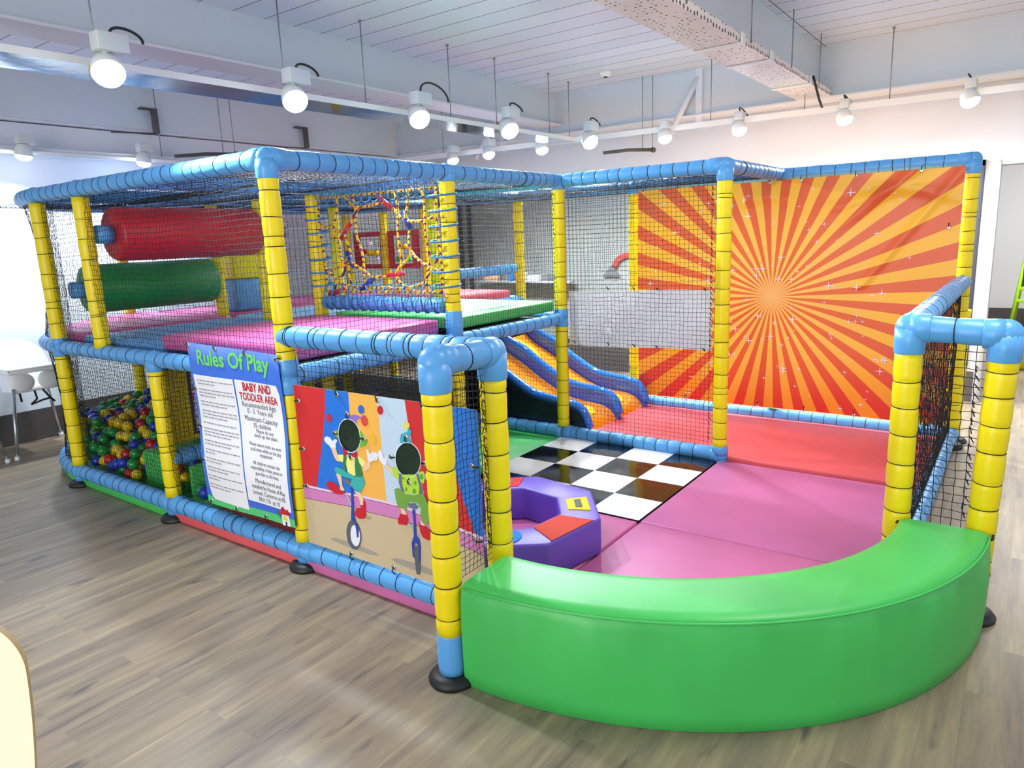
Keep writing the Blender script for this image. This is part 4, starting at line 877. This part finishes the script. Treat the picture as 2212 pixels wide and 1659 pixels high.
for hp in HOLES:
    cx = sum(q[0] for q in hp) / len(hp); cz_ = sum(q[1] for q in hp) / len(hp)
    b = MB(); V2, F2 = flat_mesh_from_outline([[(cx + (q[0] - cx) * 1.06, cz_ + (q[1] - cz_) * 1.06) for q in hp]]); b.add([cmap(-.006)(*p) for p in V2], F2)
    g_ = b.build('face_hole_backing', 'hole_dark', cb)  # solid dark disc in place of the dim netted interior behind the hole
    b = MB()
    b.sweep([cmap(.001)(*q) for q in hp], .0022, 6, closed=True); b.build('face_hole_rim', 'print_white', cb)
eyelets(cb, [cmap(.002)(*q) for q in ((.03, .70), (.03, .47), (.03, .29), (.30, .755), (.55, .755), (.80, .755), (.30, .018), (.57, .018), (.85, .018), (1.04, .25), (1.04, .55))], 'x', [(0, .03, -.004), (0, .03, 0), (0, .03, 0), (0, 0, .03), (0, 0, .03), (0, 0, .03), (0, 0, -.03), (0, 0, -.03), (0, 0, -.03), (0, -.03, 0), (0, -.03, 0)])
hc = [(sum(q[0] for q in hp) / len(hp), sum(q[1] for q in hp) / len(hp), max(q[0] for q in hp) - min(q[0] for q in hp), max(q[1] for q in hp) - min(q[1] for q in hp)) for hp in HOLES]
eyelets(cb, [cmap(.003)(c[0] + dx * (c[2] / 2 + .022), c[1] + dz * (c[3] / 2 + .022)) for c in hc for dx, dz in ((0, 1), (0, -1), (1, 0), (-1, 0))], 'x', [(0, 0, -.02), (0, 0, .02), (0, .02, 0), (0, -.02, 0)])

# rules sign
RO_ = (-.058, 1.938, .212); RW, RHt = .756, .872
rb = thing('rules_sign', 'blue rules sign with white text columns between two lower posts', 'sign', RO_)
def rmap(d): return lambda s_, t_, c=0: (RO_[0] - d - .010 * math.sin(t_ * 7.5 + .6) * math.sin(PI * min(max(t_ / RHt, 0), 1)) - .004 * math.sin(s_ * 9), RO_[1] - s_, RO_[2] + t_)
def rsheet(poly, d, mi, b, step=.03):
    V2, F2 = flat_mesh_from_outline([poly]); bm = bmesh.new(); vs = [bm.verts.new((p[0], p[1], 0)) for p in V2]
    for f in F2:
        try: bm.faces.new([vs[i] for i in f])
        except ValueError: pass
    lo, hi = min(p[1] for p in poly), max(p[1] for p in poly); z = math.ceil(lo / step) * step
    while z < hi:
        bmesh.ops.bisect_plane(bm, geom=bm.verts[:] + bm.edges[:] + bm.faces[:], plane_co=(0, z, 0), plane_no=(0, 1, 0)); z += step
    x = .06
    while x < RW:
        bmesh.ops.bisect_plane(bm, geom=bm.verts[:] + bm.edges[:] + bm.faces[:], plane_co=(x, 0, 0), plane_no=(1, 0, 0)); x += .06
    bm.verts.index_update(); b.add([rmap(d)(v.co.x, v.co.y) for v in bm.verts], [[v.index for v in f.verts] for f in bm.faces], mi, False); bm.free()
b = MB(); outline = [(.012, .0), (RW, .014), (RW, RHt - .02), (.0, RHt)]
rsheet(outline, 0, 0, b); rsheet(outline, -.002, 0, b)
sheet_ = b.build('printed_sheet', 'rules_print', rb)
b = MB(); rsheet([(.085, .035), (.384, .030), (.368, .706), (.020, .706), (.030, .45), (.05, .10), (.062, .055)], .0012, 0, b); rsheet([(.392, .088), (.738, .088), (.732, .66), (.715, .704), (.380, .708)], .0012, 0, b)
b.build('text_panel', 'paper_white', sheet_)
b = MB(); rsheet([(.013, 0), (RW, .014), (RW, .055), (.4, .05), (.012, .048)], .001, 0, b); b.build('grass_strip', 'grass_print', sheet_)
def put_text(b, txt, x, z, size, d, align='CENTER', bold=0, xs=1.0, rot=0):
    V, F = text_mesh(txt, size, align, bold, xs); c_, s_ = math.cos(rot), math.sin(rot)
    b.add([rmap(d)(x + p[0] * c_ - p[1] * s_, z + p[0] * s_ + p[1] * c_) for p in V], F)
b = MB(); put_text(b, 'Rules Of Play', RW / 2, .765, .108, .002, 'CENTER', .003, 1.02); tag(b.build('title_lettering', 'ink_green', sheet_), 'green title lettering')
b = MB(); put_text(b, 'BABY AND', .553, .658, .058, .0024, 'CENTER', .002, .80); put_text(b, 'TODDLER AREA', .556, .610, .052, .0024, 'CENTER', .0012, .80); tag(b.build('heading_lettering', 'ink_red', sheet_), 'red heading lettering')
b = MB()
lines = [('Recommended Age:', .590, .553, .040, .92), ('0 - 5  Years old', .558, .552, .038, .92), ('Maximum Capacity:', .521, .556, .040, .92), ('35 children', .489, .557, .036, .95), ('Please do not', .462, .575, .029, .95), ('climb up the slides', .439, .581, .029, .95), ('Please ensure socks are worn', .394, .574, .029, .80), ('at all times whilst on the play', .368, .574, .029, .78), ('equipment', .344, .575, .029, .9),
         ('All children remain the', .300, .572, .028, .9), ('responsibility of their parent or', .274, .572, .028, .78), ('guardian at all times', .247, .573, .028, .9), ('Manufactured and', .208, .575, .034, .92), ('installed by House of Play', .176, .572, .034, .82), ('Limited. Conforms to BS', .144, .570, .034, .84), ('EN1176  pt.10', .112, .567, .034, .92)]
for txt, z, x, sz, xs in lines: put_text(b, txt, x, z - sz * .34, sz * .92, .0024, 'CENTER', 0, xs)
b.build('body_lettering', 'ink_dark', sheet_)
b = MB(); rs = random.Random(3); z = .675   # faded small print: word-length strokes, too blurred to read
paras = (2, 3, 2, 3, 1, 3, 2, 2, 2, 2, 2, 2)
for np_, pn in enumerate(paras):
    for ln in range(pn):
        x = .052 + .01 * (np_ / 12); end = .36 if ln < pn - 1 or pn == 1 else rs.uniform(.12, .30)
        while x < end - .012:
            wl = min(rs.uniform(.012, .042), end - x); b.add([rmap(.0022)(x, z), rmap(.0022)(x + wl, z), rmap(.0022)(x + wl, z + .0055), rmap(.0022)(x, z + .0055)], [(0, 1, 2, 3)]); x += wl + .006
        z -= .0170
    z -= .0135
b.build('small_print', 'ink_grey', sheet_)
b = MB(); hx, hz = .652, .008
b.add([rmap(.002)(hx + p[0], hz + p[1]) for p in ((0, .0), (.066, .004), (.062, .062), (.004, .056))], [(0, 1, 2, 3)], 0)
b.add([rmap(.0026)(hx + p[0], hz + p[1]) for p in ((-.010, .056), (.074, .06), (.058, .094), (.044, .084), (.020, .10), (.004, .088))], [(0, 1, 2, 3, 4, 5)], 1)
b.add([rmap(.0026)(hx + p[0], hz + p[1]) for p in ((.010, .028), (.052, .03), (.042, .052), (.020, .052))], [(0, 1, 2, 3)], 2)
b.add([rmap(.0026)(hx + p[0], hz + p[1]) for p in ((.026, .0), (.040, .001), (.040, .024), (.026, .023))], [(0, 1, 2, 3)], 3)
b.add([rmap(.0022)(hx - .045 + p[0], hz + .03 + p[1]) for p in ((0, .04), (.02, .012), (.042, .0), (.03, .032))], [(0, 1, 2, 3)], 4)
tag(b.build('house_print', ['paper_white', 'ink_red', 'house_yellow', 'ink_dark', 'print_vest'], sheet_), 'small red-roofed house print')
eyelets(rb, [rmap(.002)(*q) for q in ((.015, .855), (.26, .85), (.50, .84), (.742, .83), (.025, .63), (.03, .43), (.035, .25), (.05, .02), (.28, .022), (.52, .028))], 'x', [(0, .02, .012), (0, 0, .022), (0, 0, .022), (0, -.02, .01), (0, .03, 0), (0, .03, 0), (0, .03, -.01), (0, .02, -.02), (0, 0, -.03), (0, 0, -.03)])

# yellow board with a warped mirror, closing the ball pit; red noughts-and-crosses panel at the back
t = thing('mirror_panel', 'yellow play board with a warped mirror beside the ball pit', 'play panel', (.6, 2.46, .40))
b = MB(); b.box((.075, 2.452, .425), (1.12, 2.468, .895), bev=.004); b.build('board', 'yellow_vinyl', t)
b = MB(); b.box((.20, 2.446, .46), (.52, 2.452, .87)); fr = b.build('mirror_frame', 'frame_dark', t); b = MB(); b.box((.215, 2.443, .475), (.505, 2.4465, .855)); b.build('mirror', 'mirror_warped', fr)
t = thing('noughts_and_crosses_panel', 'red noughts and crosses panel on the far side of the upper deck', 'play panel', (3.62, 4.2, 1.27))
b = MB(); V2, F2 = flat_mesh_from_outline([[(3.70, 1.27), (4.70, 1.27), (4.70, 1.67), (3.70, 1.67)], [(3.80, 1.32), (4.08, 1.32), (4.08, 1.62), (3.80, 1.62)], [(4.28, 1.32), (4.60, 1.32), (4.60, 1.62), (4.28, 1.62)]])
b.add([(3.60, p[0], p[1]) for p in V2], F2); b.add([(3.615, p[0], p[1]) for p in V2], [f[::-1] for f in F2]); b.build('board', 'roller_red', t)
for i, (y, z, m) in enumerate(((3.87, 1.37, 'green_patch'), (4.0, 1.44, 'white_vinyl'), (3.9, 1.50, 'yellow_patch'), (4.0, 1.50, 'yellow_patch'), (4.0, 1.37, 'green_patch'), (4.35, 1.36, 'white_vinyl'), (4.45, 1.44, 'yellow_patch'), (4.36, 1.44, 'yellow_patch'), (4.54, 1.46, 'red_patch'), (4.45, 1.54, 'white_vinyl'), (4.54, 1.36, 'yellow_patch'))):
    b = MB(); b.lathe([(.005, -.03), (.032, -.03), (.036, 0), (.032, .03), (.005, .03)], (3.605, y, z), 14); b.build('tumbler', m, t)

# ------------------------------------------------------------------ light levels
LIGHT_POWER = (150, 150, 120); WORLD_STRENGTH = .95; EXPOSURE = 0.27
AREAS = [('left_fill', (-5.8, -.2, 1.7), (5, 2.2), (0, -PI / 2, 0), 200), ('overhead_fill', (.9, -1.6, 2.98), (.9, .9), (0, 0, 0), 36), ('next_room_fill', (8, -2, 2.98), (1.5, 1.5), (0, 0, 0), 120)]  # unseen area lights added to brighten the left face, bench and next room
# ------------------------------------------------------------------ balls
BR = .0375
def heap(x, y): return min(.33, .155 + .38 * max(0, min(x, .5)) + .07 * max(0, y - 3.0)) + .02 * math.sin(x * 5 + y * 3.1)
def okpos(x, y):
    if y < 2.52 or x > 1.12: return False
    if .085 < x < .545 and 2.575 < y < 3.035: return False
    if math.hypot(x, y - 3.6) < .09 or math.hypot(x - 1.05, y - 4.78) < .105: return False
    if y > 3.6: return math.hypot(x - 1.2, y - 3.6) < 1.10
    return x > .09
rs = random.Random(11)
def scatter(nmax, dz, jit, tries, dmin):
    P = []; cell = {}
    for _ in range(tries):
        if len(P) >= nmax: break
        x, y = rs.uniform(.05, 1.15), rs.uniform(2.5, 4.72)
        if not okpos(x, y): continue
        z = max(heap(x, y) + dz + rs.uniform(-jit, jit), .056 + BR)
        k = (int(x / .08), int(y / .08))
        if any(math.dist((x, y, z), q) < dmin for a in (-1, 0, 1) for c in (-1, 0, 1) for q in cell.get((k[0] + a, k[1] + c), ())): continue
        P.append((x, y, z)); cell.setdefault(k, []).append((x, y, z))
    return P
top = scatter(310, 0, .022, 60000, .0752)
names = ['yellow', 'green', 'green', 'blue', 'red', 'yellow', 'green', 'blue', 'yellow', 'green', 'yellow']
protos = {}
for k in BALLC:
    b = MB(); b.sphere((0, 0, 0), BR, 18, 12); protos[k] = b.build('proto', 'ball_' + k); 
firsts = {}
def ball(p, c, label=None, group=None):
    o = protos[c] if c not in firsts else protos[c].copy()
    if c in firsts: COL.objects.link(o)
    firsts[c] = 1; o.name = c + '_ball'; o.location = p
    return tag(o, label or '%s plastic ball lying in the ball pit' % c, 'ball', group or '%s balls in the ball pit' % c)
for p in top: ball(p, rs.choice(names))
for p, c, lb in (((.100, 2.238, .119 + BR), 'blue', 'blue ball on its own before the rules sign, right of the middle post'), ((.118, 2.307, .119 + BR), 'green', 'green ball beside the lone blue ball, right of the middle post')):
    o = ball(p, c, lb); del o['group']
b = MB(); low = scatter(700, -.062, .01, 40000, .066)
cm = list(BALLC)
for p in low: b.sphere((p[0], p[1], max(p[2], .056 + BR)), BR, 10, 7, mi=cm.index(rs.choice(names)))
tag(b.build('balls', ['ball_' + k for k in cm], None, (.6, 3.6, .056)), 'lower layer of mixed coloured balls glimpsed between the top ones', 'balls', kind='stuff')

# ------------------------------------------------------------------ high chairs
def highchair(loc, label):
    t = thing('high_chair', label, 'high chair', loc, 'high chairs by the left wall'); L_ = Vector(loc)
    def P(x, y, z): return (L_.x + x, L_.y + y, L_.z + z)
    # tub shell: loft of U sections from seat front to backrest top; chair faces -y
    b = MB(); rows = []
    for s_ in np.linspace(0, 1, 16):
        row = []
        for u in np.linspace(-1, 1, 21):
            a = u * PI * .78
            wx, wy = .185, .165
            x = wx * math.sin(a) * (1 - .06 * s_); y = -wy * math.cos(a) * -1 * (1 - .0 * s_) + .02
            back = max(0, math.cos(a)); top = .66 + .235 * (max(0, (math.cos(a) - .05) / .95)) ** .55
            z = .50 + (top - .50) * s_; row.append(P(x, y + .03 * s_ * back, z))
        rows.append(row)
    b.grid(np.array(rows)); Gd = np.array(rows); cen = np.array(P(0, 0, 0)); In = Gd.copy(); In[..., :2] = cen[:2] + (Gd[..., :2] - cen[:2]) * .955; b.grid(In[::-1])
    b.grid(np.stack([Gd[-1], In[-1]])); b.grid(np.stack([Gd[:, 0], In[:, 0]])); b.grid(np.stack([In[:, -1], Gd[:, -1]]))
    b.box(P(-.175, -.15, .495), P(.175, .16, .515), bev=.008)
    # two rounded thigh guards under the tray
    for sx in (-1, 1): b.sphere(P(sx * .095, -.145, .575), .09, 16, 12, sx=.95, sy=.35, sz=.85)
    b.build('seat_shell', 'white_plastic', t)
    b = MB(); b.box(P(-.235, -.30, .665), P(.235, -.03, .69), bev=.012, seg=3); b.box(P(-.235, -.30, .688), P(.235, -.285, .71), bev=.006); b.box(P(-.235, -.30, .688), P(-.22, -.03, .71), bev=.006); b.box(P(.22, -.30, .688), P(.235, -.03, .71), bev=.006)
    b.build('tray', 'white_plastic', t)
    for sx in (-1, 1):
        for sy in (-1, 1):
            b = MB(); b.cyl(P(sx * .17, sy * .15, .535), P(sx * .265, sy * .265, .012), .0135, 12); lg = b.build('leg', 'silver_tube', t)
            b = MB(); b.cyl(P(sx * .2655, sy * .2655, 0), P(sx * .262, sy * .262, .03), .019, 12); b.build('foot_cap', 'white_plastic', lg)
    b = MB()
    for pts in ([P(-.03, -.16, .50), P(-.035, -.20, .44), P(-.08, -.19, .40)], [P(.03, -.16, .50), P(.06, -.2, .43), P(.09, -.19, .395)], [P(-.08, -.19, .40), P(0, -.21, .425), P(.06, -.2, .43)], [P(-.1, -.05, .5), P(-.11, -.1, .42)]): b.sweep(pts, .008, 6)
    b.build('harness_strap', 'strap_black', t)
    return t
highchair((.255, 4.96, 0), 'white plastic high chair with silver legs standing left of the ball pit')
highchair((-.338, 4.955, 0), 'white high chair mostly cut off, showing only one leaning silver leg')

# ------------------------------------------------------------------ cafe chair, lower left
ch = thing('cafe_chair', 'pale beech plywood chair back rising at the lower left corner', 'chair', (-1.80, -.10, 0))
phi = math.radians(31); cR = Matrix.Rotation(-phi, 3, 'Z'); cO = Vector((-1.728, .03, 0))
def CP(x, y, z): return cO + cR @ Vector((x, y, z))
b = MB(); n = 40; out = []
hw, z0_, z1_ = .19, .52, .915
def halfw(z):
    t_ = (z - z0_) / (z1_ - z0_); base = .163 + .028 * math.sin(min(1, max(0, t_)) * PI * .62)
    rr = .12
    if z > z1_ - rr: q = (z - (z1_ - rr)) / rr; base = base - rr * (1 - math.sqrt(max(0, 1 - q * q)))
    return base
zs = np.concatenate([np.linspace(z0_, z1_ - .12, 14), z1_ - .12 * (1 - np.sin(np.linspace(0.12, PI / 2, 16)))])
for face, yy in ((0, -.010), (1, .010)):
    Gd = np.array([[CP(halfw(z) * u, yy - .045 * (u * halfw(z) / hw) ** 2, z) for u in np.linspace(-1, 1, 25)] for z in zs]); b.grid(Gd if face else Gd[::-1], 0)
ring_ = [(halfw(z), z) for z in zs] + [(-halfw(z), z) for z in zs[::-1]]
V = []
for x, z in ring_:
    for yy in (-.010, .010): V.append(CP(x, yy - .045 * (x / hw) ** 2, z))
k = len(ring_); b.add(V, [(2 * i, 2 * i + 1, 2 * ((i + 1) % k) + 1, 2 * ((i + 1) % k)) for i in range(k)], 1, True)
b.build('backrest', ['beech_ply', 'beech_edge'], ch)
b = MB(); b.box((-.19, -.20, -.008), (.19, .20, .008), bev=.006); b.v = [tuple(CP(x, y - .26, z + .455)) for x, y, z in b.v]; b.build('seat', 'beech_ply', ch)
for sx in (-1, 1):
    b = MB(); b.sweep([CP(sx * .15, -.02, .62), CP(sx * .155, -.03, .50), CP(sx * .16, -.06, .43), CP(sx * .185, .03, 0)], .011, 10); b.build('leg', 'silver_tube', ch)
    b = MB(); b.sweep([CP(sx * .16, -.40, .44), CP(sx * .185, -.46, 0)], .011, 10); b.build('leg', 'silver_tube', ch)

# ------------------------------------------------------------------ ceiling services
def trunking(name, a, c, w, h, label, rods, up=0):
    """open metal lighting trunking hung on rods: side faces painted, shiny underside"""
    a, c = Vector(a), Vector(c); t = thing(name, label, 'light track', a, 'lighting trunking under the ceiling'); d = (c - a).normalized(); sd = Vector((-d.y, d.x, 0)) * w / 2
    b = MB()
    V = []
    for p in (a, c):
        V += [p - sd, p + sd, p + sd + Vector((0, 0, h)), p - sd + Vector((0, 0, h))]
    b.add(V, [(0, 1, 5, 4)], 1); b.add(V, [(1, 2, 6, 5), (3, 0, 4, 7), (2, 3, 7, 6), (0, 3, 2, 1), (4, 5, 6, 7)], 0); b.build('trunking', ['white_metal', 'trunking_metal'], t)
    for u in rods:
        p = a + (c - a) * u; b = MB(); b.cyl((p.x, p.y, p.z + h), (p.x, p.y, ZC), .004, 6); b.cyl((p.x, p.y, ZC - .012), (p.x, p.y, ZC), .012, 8); b.build('hanging_rod', 'galvanised', t)
    return t
trunking('light_track', (-3.2, 2.34, 2.42), (4.10, 2.20, 2.42), .30, .035, 'long shiny light track crossing above the left of the play frame', (.42, .57, .66, .78, .86, .97))
trunking('light_track', (4.17, 4.6, 2.44), (4.70, -3.2, 2.44), .10, .05, 'light track running along the back wall above the sunburst banner', (.1, .3, .48, .58, .66, .8))
trunking('light_track', (-3.2, 5.0, 2.34), (1.9, 5.0, 2.34), .09, .03, 'thin light track along the left wall above the rollers', (.6, .95))
def spotlight(p, aim, label, grp, power, cable=True, s=1.0, deg=130, loop=1.0):
    """gear box above, round lamp head below, bright lens"""
    p = Vector(p); t = thing('spotlight', label, 'spotlight', p, grp); d = (Vector(aim) - p).normalized()
    b = MB(); b.box(p + Vector((-.04, -.035, .075)) * s, p + Vector((.085, .035, .145)) * s, bev=.006); b.build('gear_box', 'gear_grey', t)
    b = MB(); q = d.to_track_quat('Z', 'Y').to_matrix()
    prof = [(.02, -.075), (.046, -.07), (.058, -.03), (.064, .012), (.060, .014), (.052, .008)]
    b.lathe([(r_ * s, z_ * s) for r_, z_ in prof], (0, 0, 0), 24); b.v = [tuple(q @ Vector(v) + p) for v in b.v]; b.build('lamp_head', 'white_metal', t)
    b = MB(); b.sphere((0, 0, 0), .060 * s, 20, 12, sz=.7); b.v = [tuple(q @ Vector(v) + p + d * .012 * s) for v in b.v]; b.build('lens', 'lamp_lens', t)
    b = MB(); b.cyl(p - d * .06 * s, p + Vector((0, 0, .08)) * s, .012 * s, 8); b.build('bracket', 'gear_grey', t)
    if cable:
        b = MB(); w0 = p + Vector((.03, 0, .143)) * s; b.sweep([w0 + Vector((.16 * s * loop * (1 - math.cos(u)) / 2, .03 * math.sin(u), .05 * s * loop * math.sin(u))) for u in np.linspace(0, PI * 1.1, 14)], .006 * s, 6); b.build('cable', 'cable_black', t)
    li = bpy.data.lights.new('spot', 'SPOT'); li.energy = power; li.spot_size = math.radians(deg); li.spot_blend = .8; li.shadow_soft_size = .05; li.color = (.84, .93, 1.0)
    lo = bpy.data.objects.new('lamp_light', li); COL.objects.link(lo); lo.parent = t; lo.location = d * .075 * s
    lo.rotation_euler = (-d).to_track_quat('Z', 'Y').to_euler()
    return t
P1, P2, P3 = LIGHT_POWER
names1 = ['largest bright spotlight at the far left of the long front track', 'second spotlight from the left on the long front track', 'spotlight with a looped black cable in the middle of the front track', 'fourth spotlight on the front track with a thin arched cable', 'last spotlight on the front track where it meets the back track']
for p, nm in zip(((-.25, 1.96, 2.365), (.765, 1.93, 2.365), (1.755, 1.89, 2.365), (2.67, 1.80, 2.365), (3.80, 1.73, 2.365)), names1):
    spotlight(p, (p[0] - .35, p[1] - .9, p[2] - 1.0), nm, 'spotlights on the front track', P1, s=1.15, loop=1.5 if 'looped' in nm else .8)
names2 = ['back track spotlight furthest left, just above the blue top beam', 'second back track spotlight from the left, over the rope web', 'third back track spotlight from the left, over the inner posts', 'fourth back track spotlight from the left, before the sloping brace', 'back track spotlight above the middle of the slide net', 'back track spotlight under the end of the perforated tray', 'back track spotlight furthest right, above the banner corner']
for p, nm in zip(((4.02, 3.52, 2.385), (3.93, 2.97, 2.387), (4.07, 2.42, 2.387), (4.30, 1.235, 2.385), (4.37, .58, 2.385), (4.46, -.24, 2.385), (4.33, -1.10, 2.392)), names2):
    spotlight(p, (p[0] - .18, p[1] - .35, p[2] - 1.0), nm, 'spotlights on the back track', P2, cable=p[1] < 1, s=1.0, deg=165)
for p, nm in zip(((.47, 4.89, 2.335), (1.39, 4.85, 2.335)), ('left wall spotlight at the far left edge of the photo', 'left wall spotlight above the red roller')):
    spotlight(p, (p[0] - .1, p[1] + .12, p[2] - 1.0), nm, 'spotlights along the left wall', P3, cable=False, s=1.0)
# perforated tray under the right hand beam
t = thing('cable_tray', 'long perforated pinkish cable tray hung below the right ceiling beam', 'cable tray', (2.3, .075, 2.62))
b = MB(); b.box((-3, -.06, 2.615), (4.74, .205, 2.622)); b.box((-3, -.066, 2.615), (4.74, -.06, 2.665)); b.box((-3, .205, 2.615), (4.74, .211, 2.665)); b.build('tray', 'perforated_tray', t)
for x in (2.45, 3.02, 4.05): b = MB(); b.box((x - .035, -.075, 2.606), (x + .035, .22, 2.614), bev=.003); b.box((x - .035, -.078, 2.606), (x + .035, -.068, 2.67), bev=.003); b.build('coupler', 'white_metal', t)
for x in (.6, 1.6, 2.6, 3.5, 4.3):
    for y in (-.072,): b = MB(); b.cyl((x, y, 2.64), (x, y, ZC), .004, 6); b.build('hanging_rod', 'galvanised', t)
b = MB(); b.sweep([(4.05, -.085, 2.67), (4.07, -.10, 2.60), (4.12, -.12, 2.50), (4.18, -.13, 2.45)], .009, 8); b.build('cable', 'cable_black', t)
# ceiling detector, rods, wall lamp arm
t = thing('smoke_detector', 'small white detector on the ceiling boards between the beams', 'detector', (4.2, 1.78, ZC)); b = MB(); b.lathe([(.05, 0), (.055, -.02), (.045, -.045), (.02, -.05)], (4.2, 1.78, ZC), 20); b.build('body', 'white_plastic', t); b = MB(); b.cyl((4.2, 1.78, ZC - .05), (4.2, 1.78, ZC - .056), .018, 12); b.build('lens', 'cable_black', t)
arms = [((2.15, 4.62, 2.42), (1.55, 4.62, 2.36), 'brown metal arm hung on two rods above the tall corner post'), ((4.72, 1.55, 2.34), (4.45, 1.95, 2.33), 'grey metal arm below the back track, left of the slide net')]
for a, c, nm in arms:
    t = thing('hanging_arm', nm, 'metal arm', a); b = MB(); b.sweep([a, (np.array(a) * .5 + np.array(c) * .5 + np.array([0, 0, .012])), c], .016, 8); b.cyl(a, Vector(a) + Vector((.03, 0, 0)), .026, 8); b.build('arm', 'bracket_brown', t)
    for q in (Vector(a), Vector(a) * .8 + Vector(c) * .2): b = MB(); b.cyl((q.x, q.y, q.z + .01), (q.x, q.y, ZC), .004, 6); b.build('hanging_rod', 'galvanised', t)

# ------------------------------------------------------------------ things seen through the window net and at the right edge
t = thing('window_sign', 'red arch sign with a grey triangle on the window', 'sign', (XW - .03, 2.05, 1.1))
b = MB(); a_ = np.linspace(0, PI, 20); poly = [(2.02 + .20 * math.cos(q), 1.18 + .16 * math.sin(q)) for q in a_] + [(2.02 + .14 * math.cos(q), 1.18 + .105 * math.sin(q)) for q in a_[::-1]]
V2, F2 = flat_mesh_from_outline([poly]); b.add([(XW - .024, p[0], p[1]) for p in V2], F2); b.add([(XW - .021, p[0], p[1]) for p in V2], [f[::-1] for f in F2]); b.build('arch', 'sign_red', t)
b = MB(); b.prism([(2.13, 1.08), (2.35, 1.08), (2.22, 1.22)], XW - .024, XW - .021, 0, lambda p, q, c: (c, p, q)); b.build('triangle', 'sign_grey', t)
b = MB(); b.box((XW - .16, 2.7, 1.015), (XW - .032, 4.1, 1.035), bev=.003); tag(b.build('ledge_shelf', 'frame_grey', None, (XW - .09, 3.4, 1.015)), 'narrow grey shelf along the grey window behind the nets', 'shelf')
for y, m, s_, lb, nm in ((3.86, 'print_skin', (.04, .10, .12), 'small tan carton on the shelf by the window, furthest left', 'carton'), (3.56, 'blue_patch', (.04, .035, .13), 'small blue bottle on the shelf by the window', 'bottle'), (3.40, 'white_plastic', (.04, .06, .10), 'small white carton just right of the blue bottle', 'carton'), (3.22, 'white_plastic', (.04, .08, .07), 'low white carton in the middle of the window shelf', 'carton'), (2.95, 'sign_grey', (.04, .07, .09), 'small grey carton at the right end of the window shelf', 'carton')):
    b = MB(); x = XW - .095
    if nm == 'bottle': b.lathe([(.028, 0), (.03, .01), (.03, .08), (.012, .10), (.012, .13)], (x, y, 1.0355), 16)
    else: b.box((x - s_[0], y - s_[1], 1.0355), (x + s_[0], y + s_[1], 1.0355 + s_[2]), bev=.004)
    tag(b.build(nm, m, None, (x, y, 1.0355)), lb, nm, 'goods on the window shelf')
t = thing('easel', 'lime green easel with a black board in the next room', 'easel', (9.5, -1.62, 0))
b = MB(); b.cyl((9.5, -1.39, 0), (9.62, -1.52, 1.25), .022, 8); b.build('leg', 'easel_lime', t); b = MB(); b.cyl((9.5, -2.05, 0), (9.62, -1.92, 1.25), .022, 8); b.build('leg', 'easel_lime', t); b = MB(); b.cyl((10.1, -1.42, 0), (9.66, -1.53, 1.25), .022, 8); b.build('leg', 'easel_lime', t); b = MB(); b.cyl((10.1, -2.02, 0), (9.66, -1.92, 1.25), .022, 8); b.build('leg', 'easel_lime', t)
for z in (.47, .63): b = MB(); k = z / 1.25 * .12; b.box((9.48 + k, -2.0, z - .02), (9.52 + k, -1.44, z + .02), bev=.004); b.build('crossbar', 'easel_lime', t)
b = MB(); b.box((9.56, -1.96, .66), (9.575, -1.49, 1.2)); b.build('board', 'chalkboard', t)
t = thing('play_table', 'blue and yellow low play block at the right edge in the next room', 'play block', (7.2, -1.85, 0))
b = MB(); b.box((6.95, -2.2, 0), (7.5, -1.52, .29), bev=.02); b.build('body', 'yellow_vinyl', t); b = MB(); b.box((6.96, -2.19, .292), (7.49, -1.53, .38), bev=.02); tag(b.build('lid', 'royal_blue', t), 'blue lid')

# ------------------------------------------------------------------ general light: world fill for the open hall behind the camera, plus added area lights
w = bpy.data.worlds.new('hall_ambient'); scene.world = w; w.use_nodes = True
w.node_tree.nodes['Background'].inputs['Color'].default_value = (.82, .91, 1.0, 1); w.node_tree.nodes['Background'].inputs['Strength'].default_value = WORLD_STRENGTH
def area(name, loc, size, rot, power, col=(1, .98, .95)):
    li = bpy.data.lights.new(name, 'AREA'); li.shape = 'RECTANGLE'; li.size, li.size_y = size; li.energy = power; li.color = col
    o = bpy.data.objects.new(name, li); COL.objects.link(o); o.location = loc; o.rotation_euler = rot; return o
for nm, loc, size, rot, pw in AREAS: area(nm, loc, size, rot, pw)

# ------------------------------------------------------------------ camera
cam = bpy.data.cameras.new('camera'); co = bpy.data.objects.new('camera', cam); COL.objects.link(co)
yaw, pitch, roll = .63224, .20284, -.03953
fwd = Vector((math.cos(yaw) * math.cos(pitch), math.sin(yaw) * math.cos(pitch), -math.sin(pitch))); r0 = Vector((math.sin(yaw), -math.cos(yaw), 0)); u0 = r0.cross(fwd)
rv = math.cos(roll) * r0 + math.sin(roll) * u0; uv = -math.sin(roll) * r0 + math.cos(roll) * u0
mw = Matrix((rv, uv, -fwd)).transposed().to_4x4(); mw.translation = (-2.00422, -1.55522, 1.54284); co.matrix_world = mw
cam.sensor_width = 36; cam.lens = 1529.518 / 2212 * 36; cam.clip_start = .05; scene.camera = co
scene.view_settings.view_transform = 'Standard'; scene.view_settings.look = 'None'; scene.view_settings.gamma = 1.0; scene.view_settings.use_curve_mapping = False
scene.view_settings.exposure = EXPOSURE
scene.cycles.max_bounces = 8; scene.cycles.sample_clamp_indirect = 6; scene.cycles.use_denoising = True
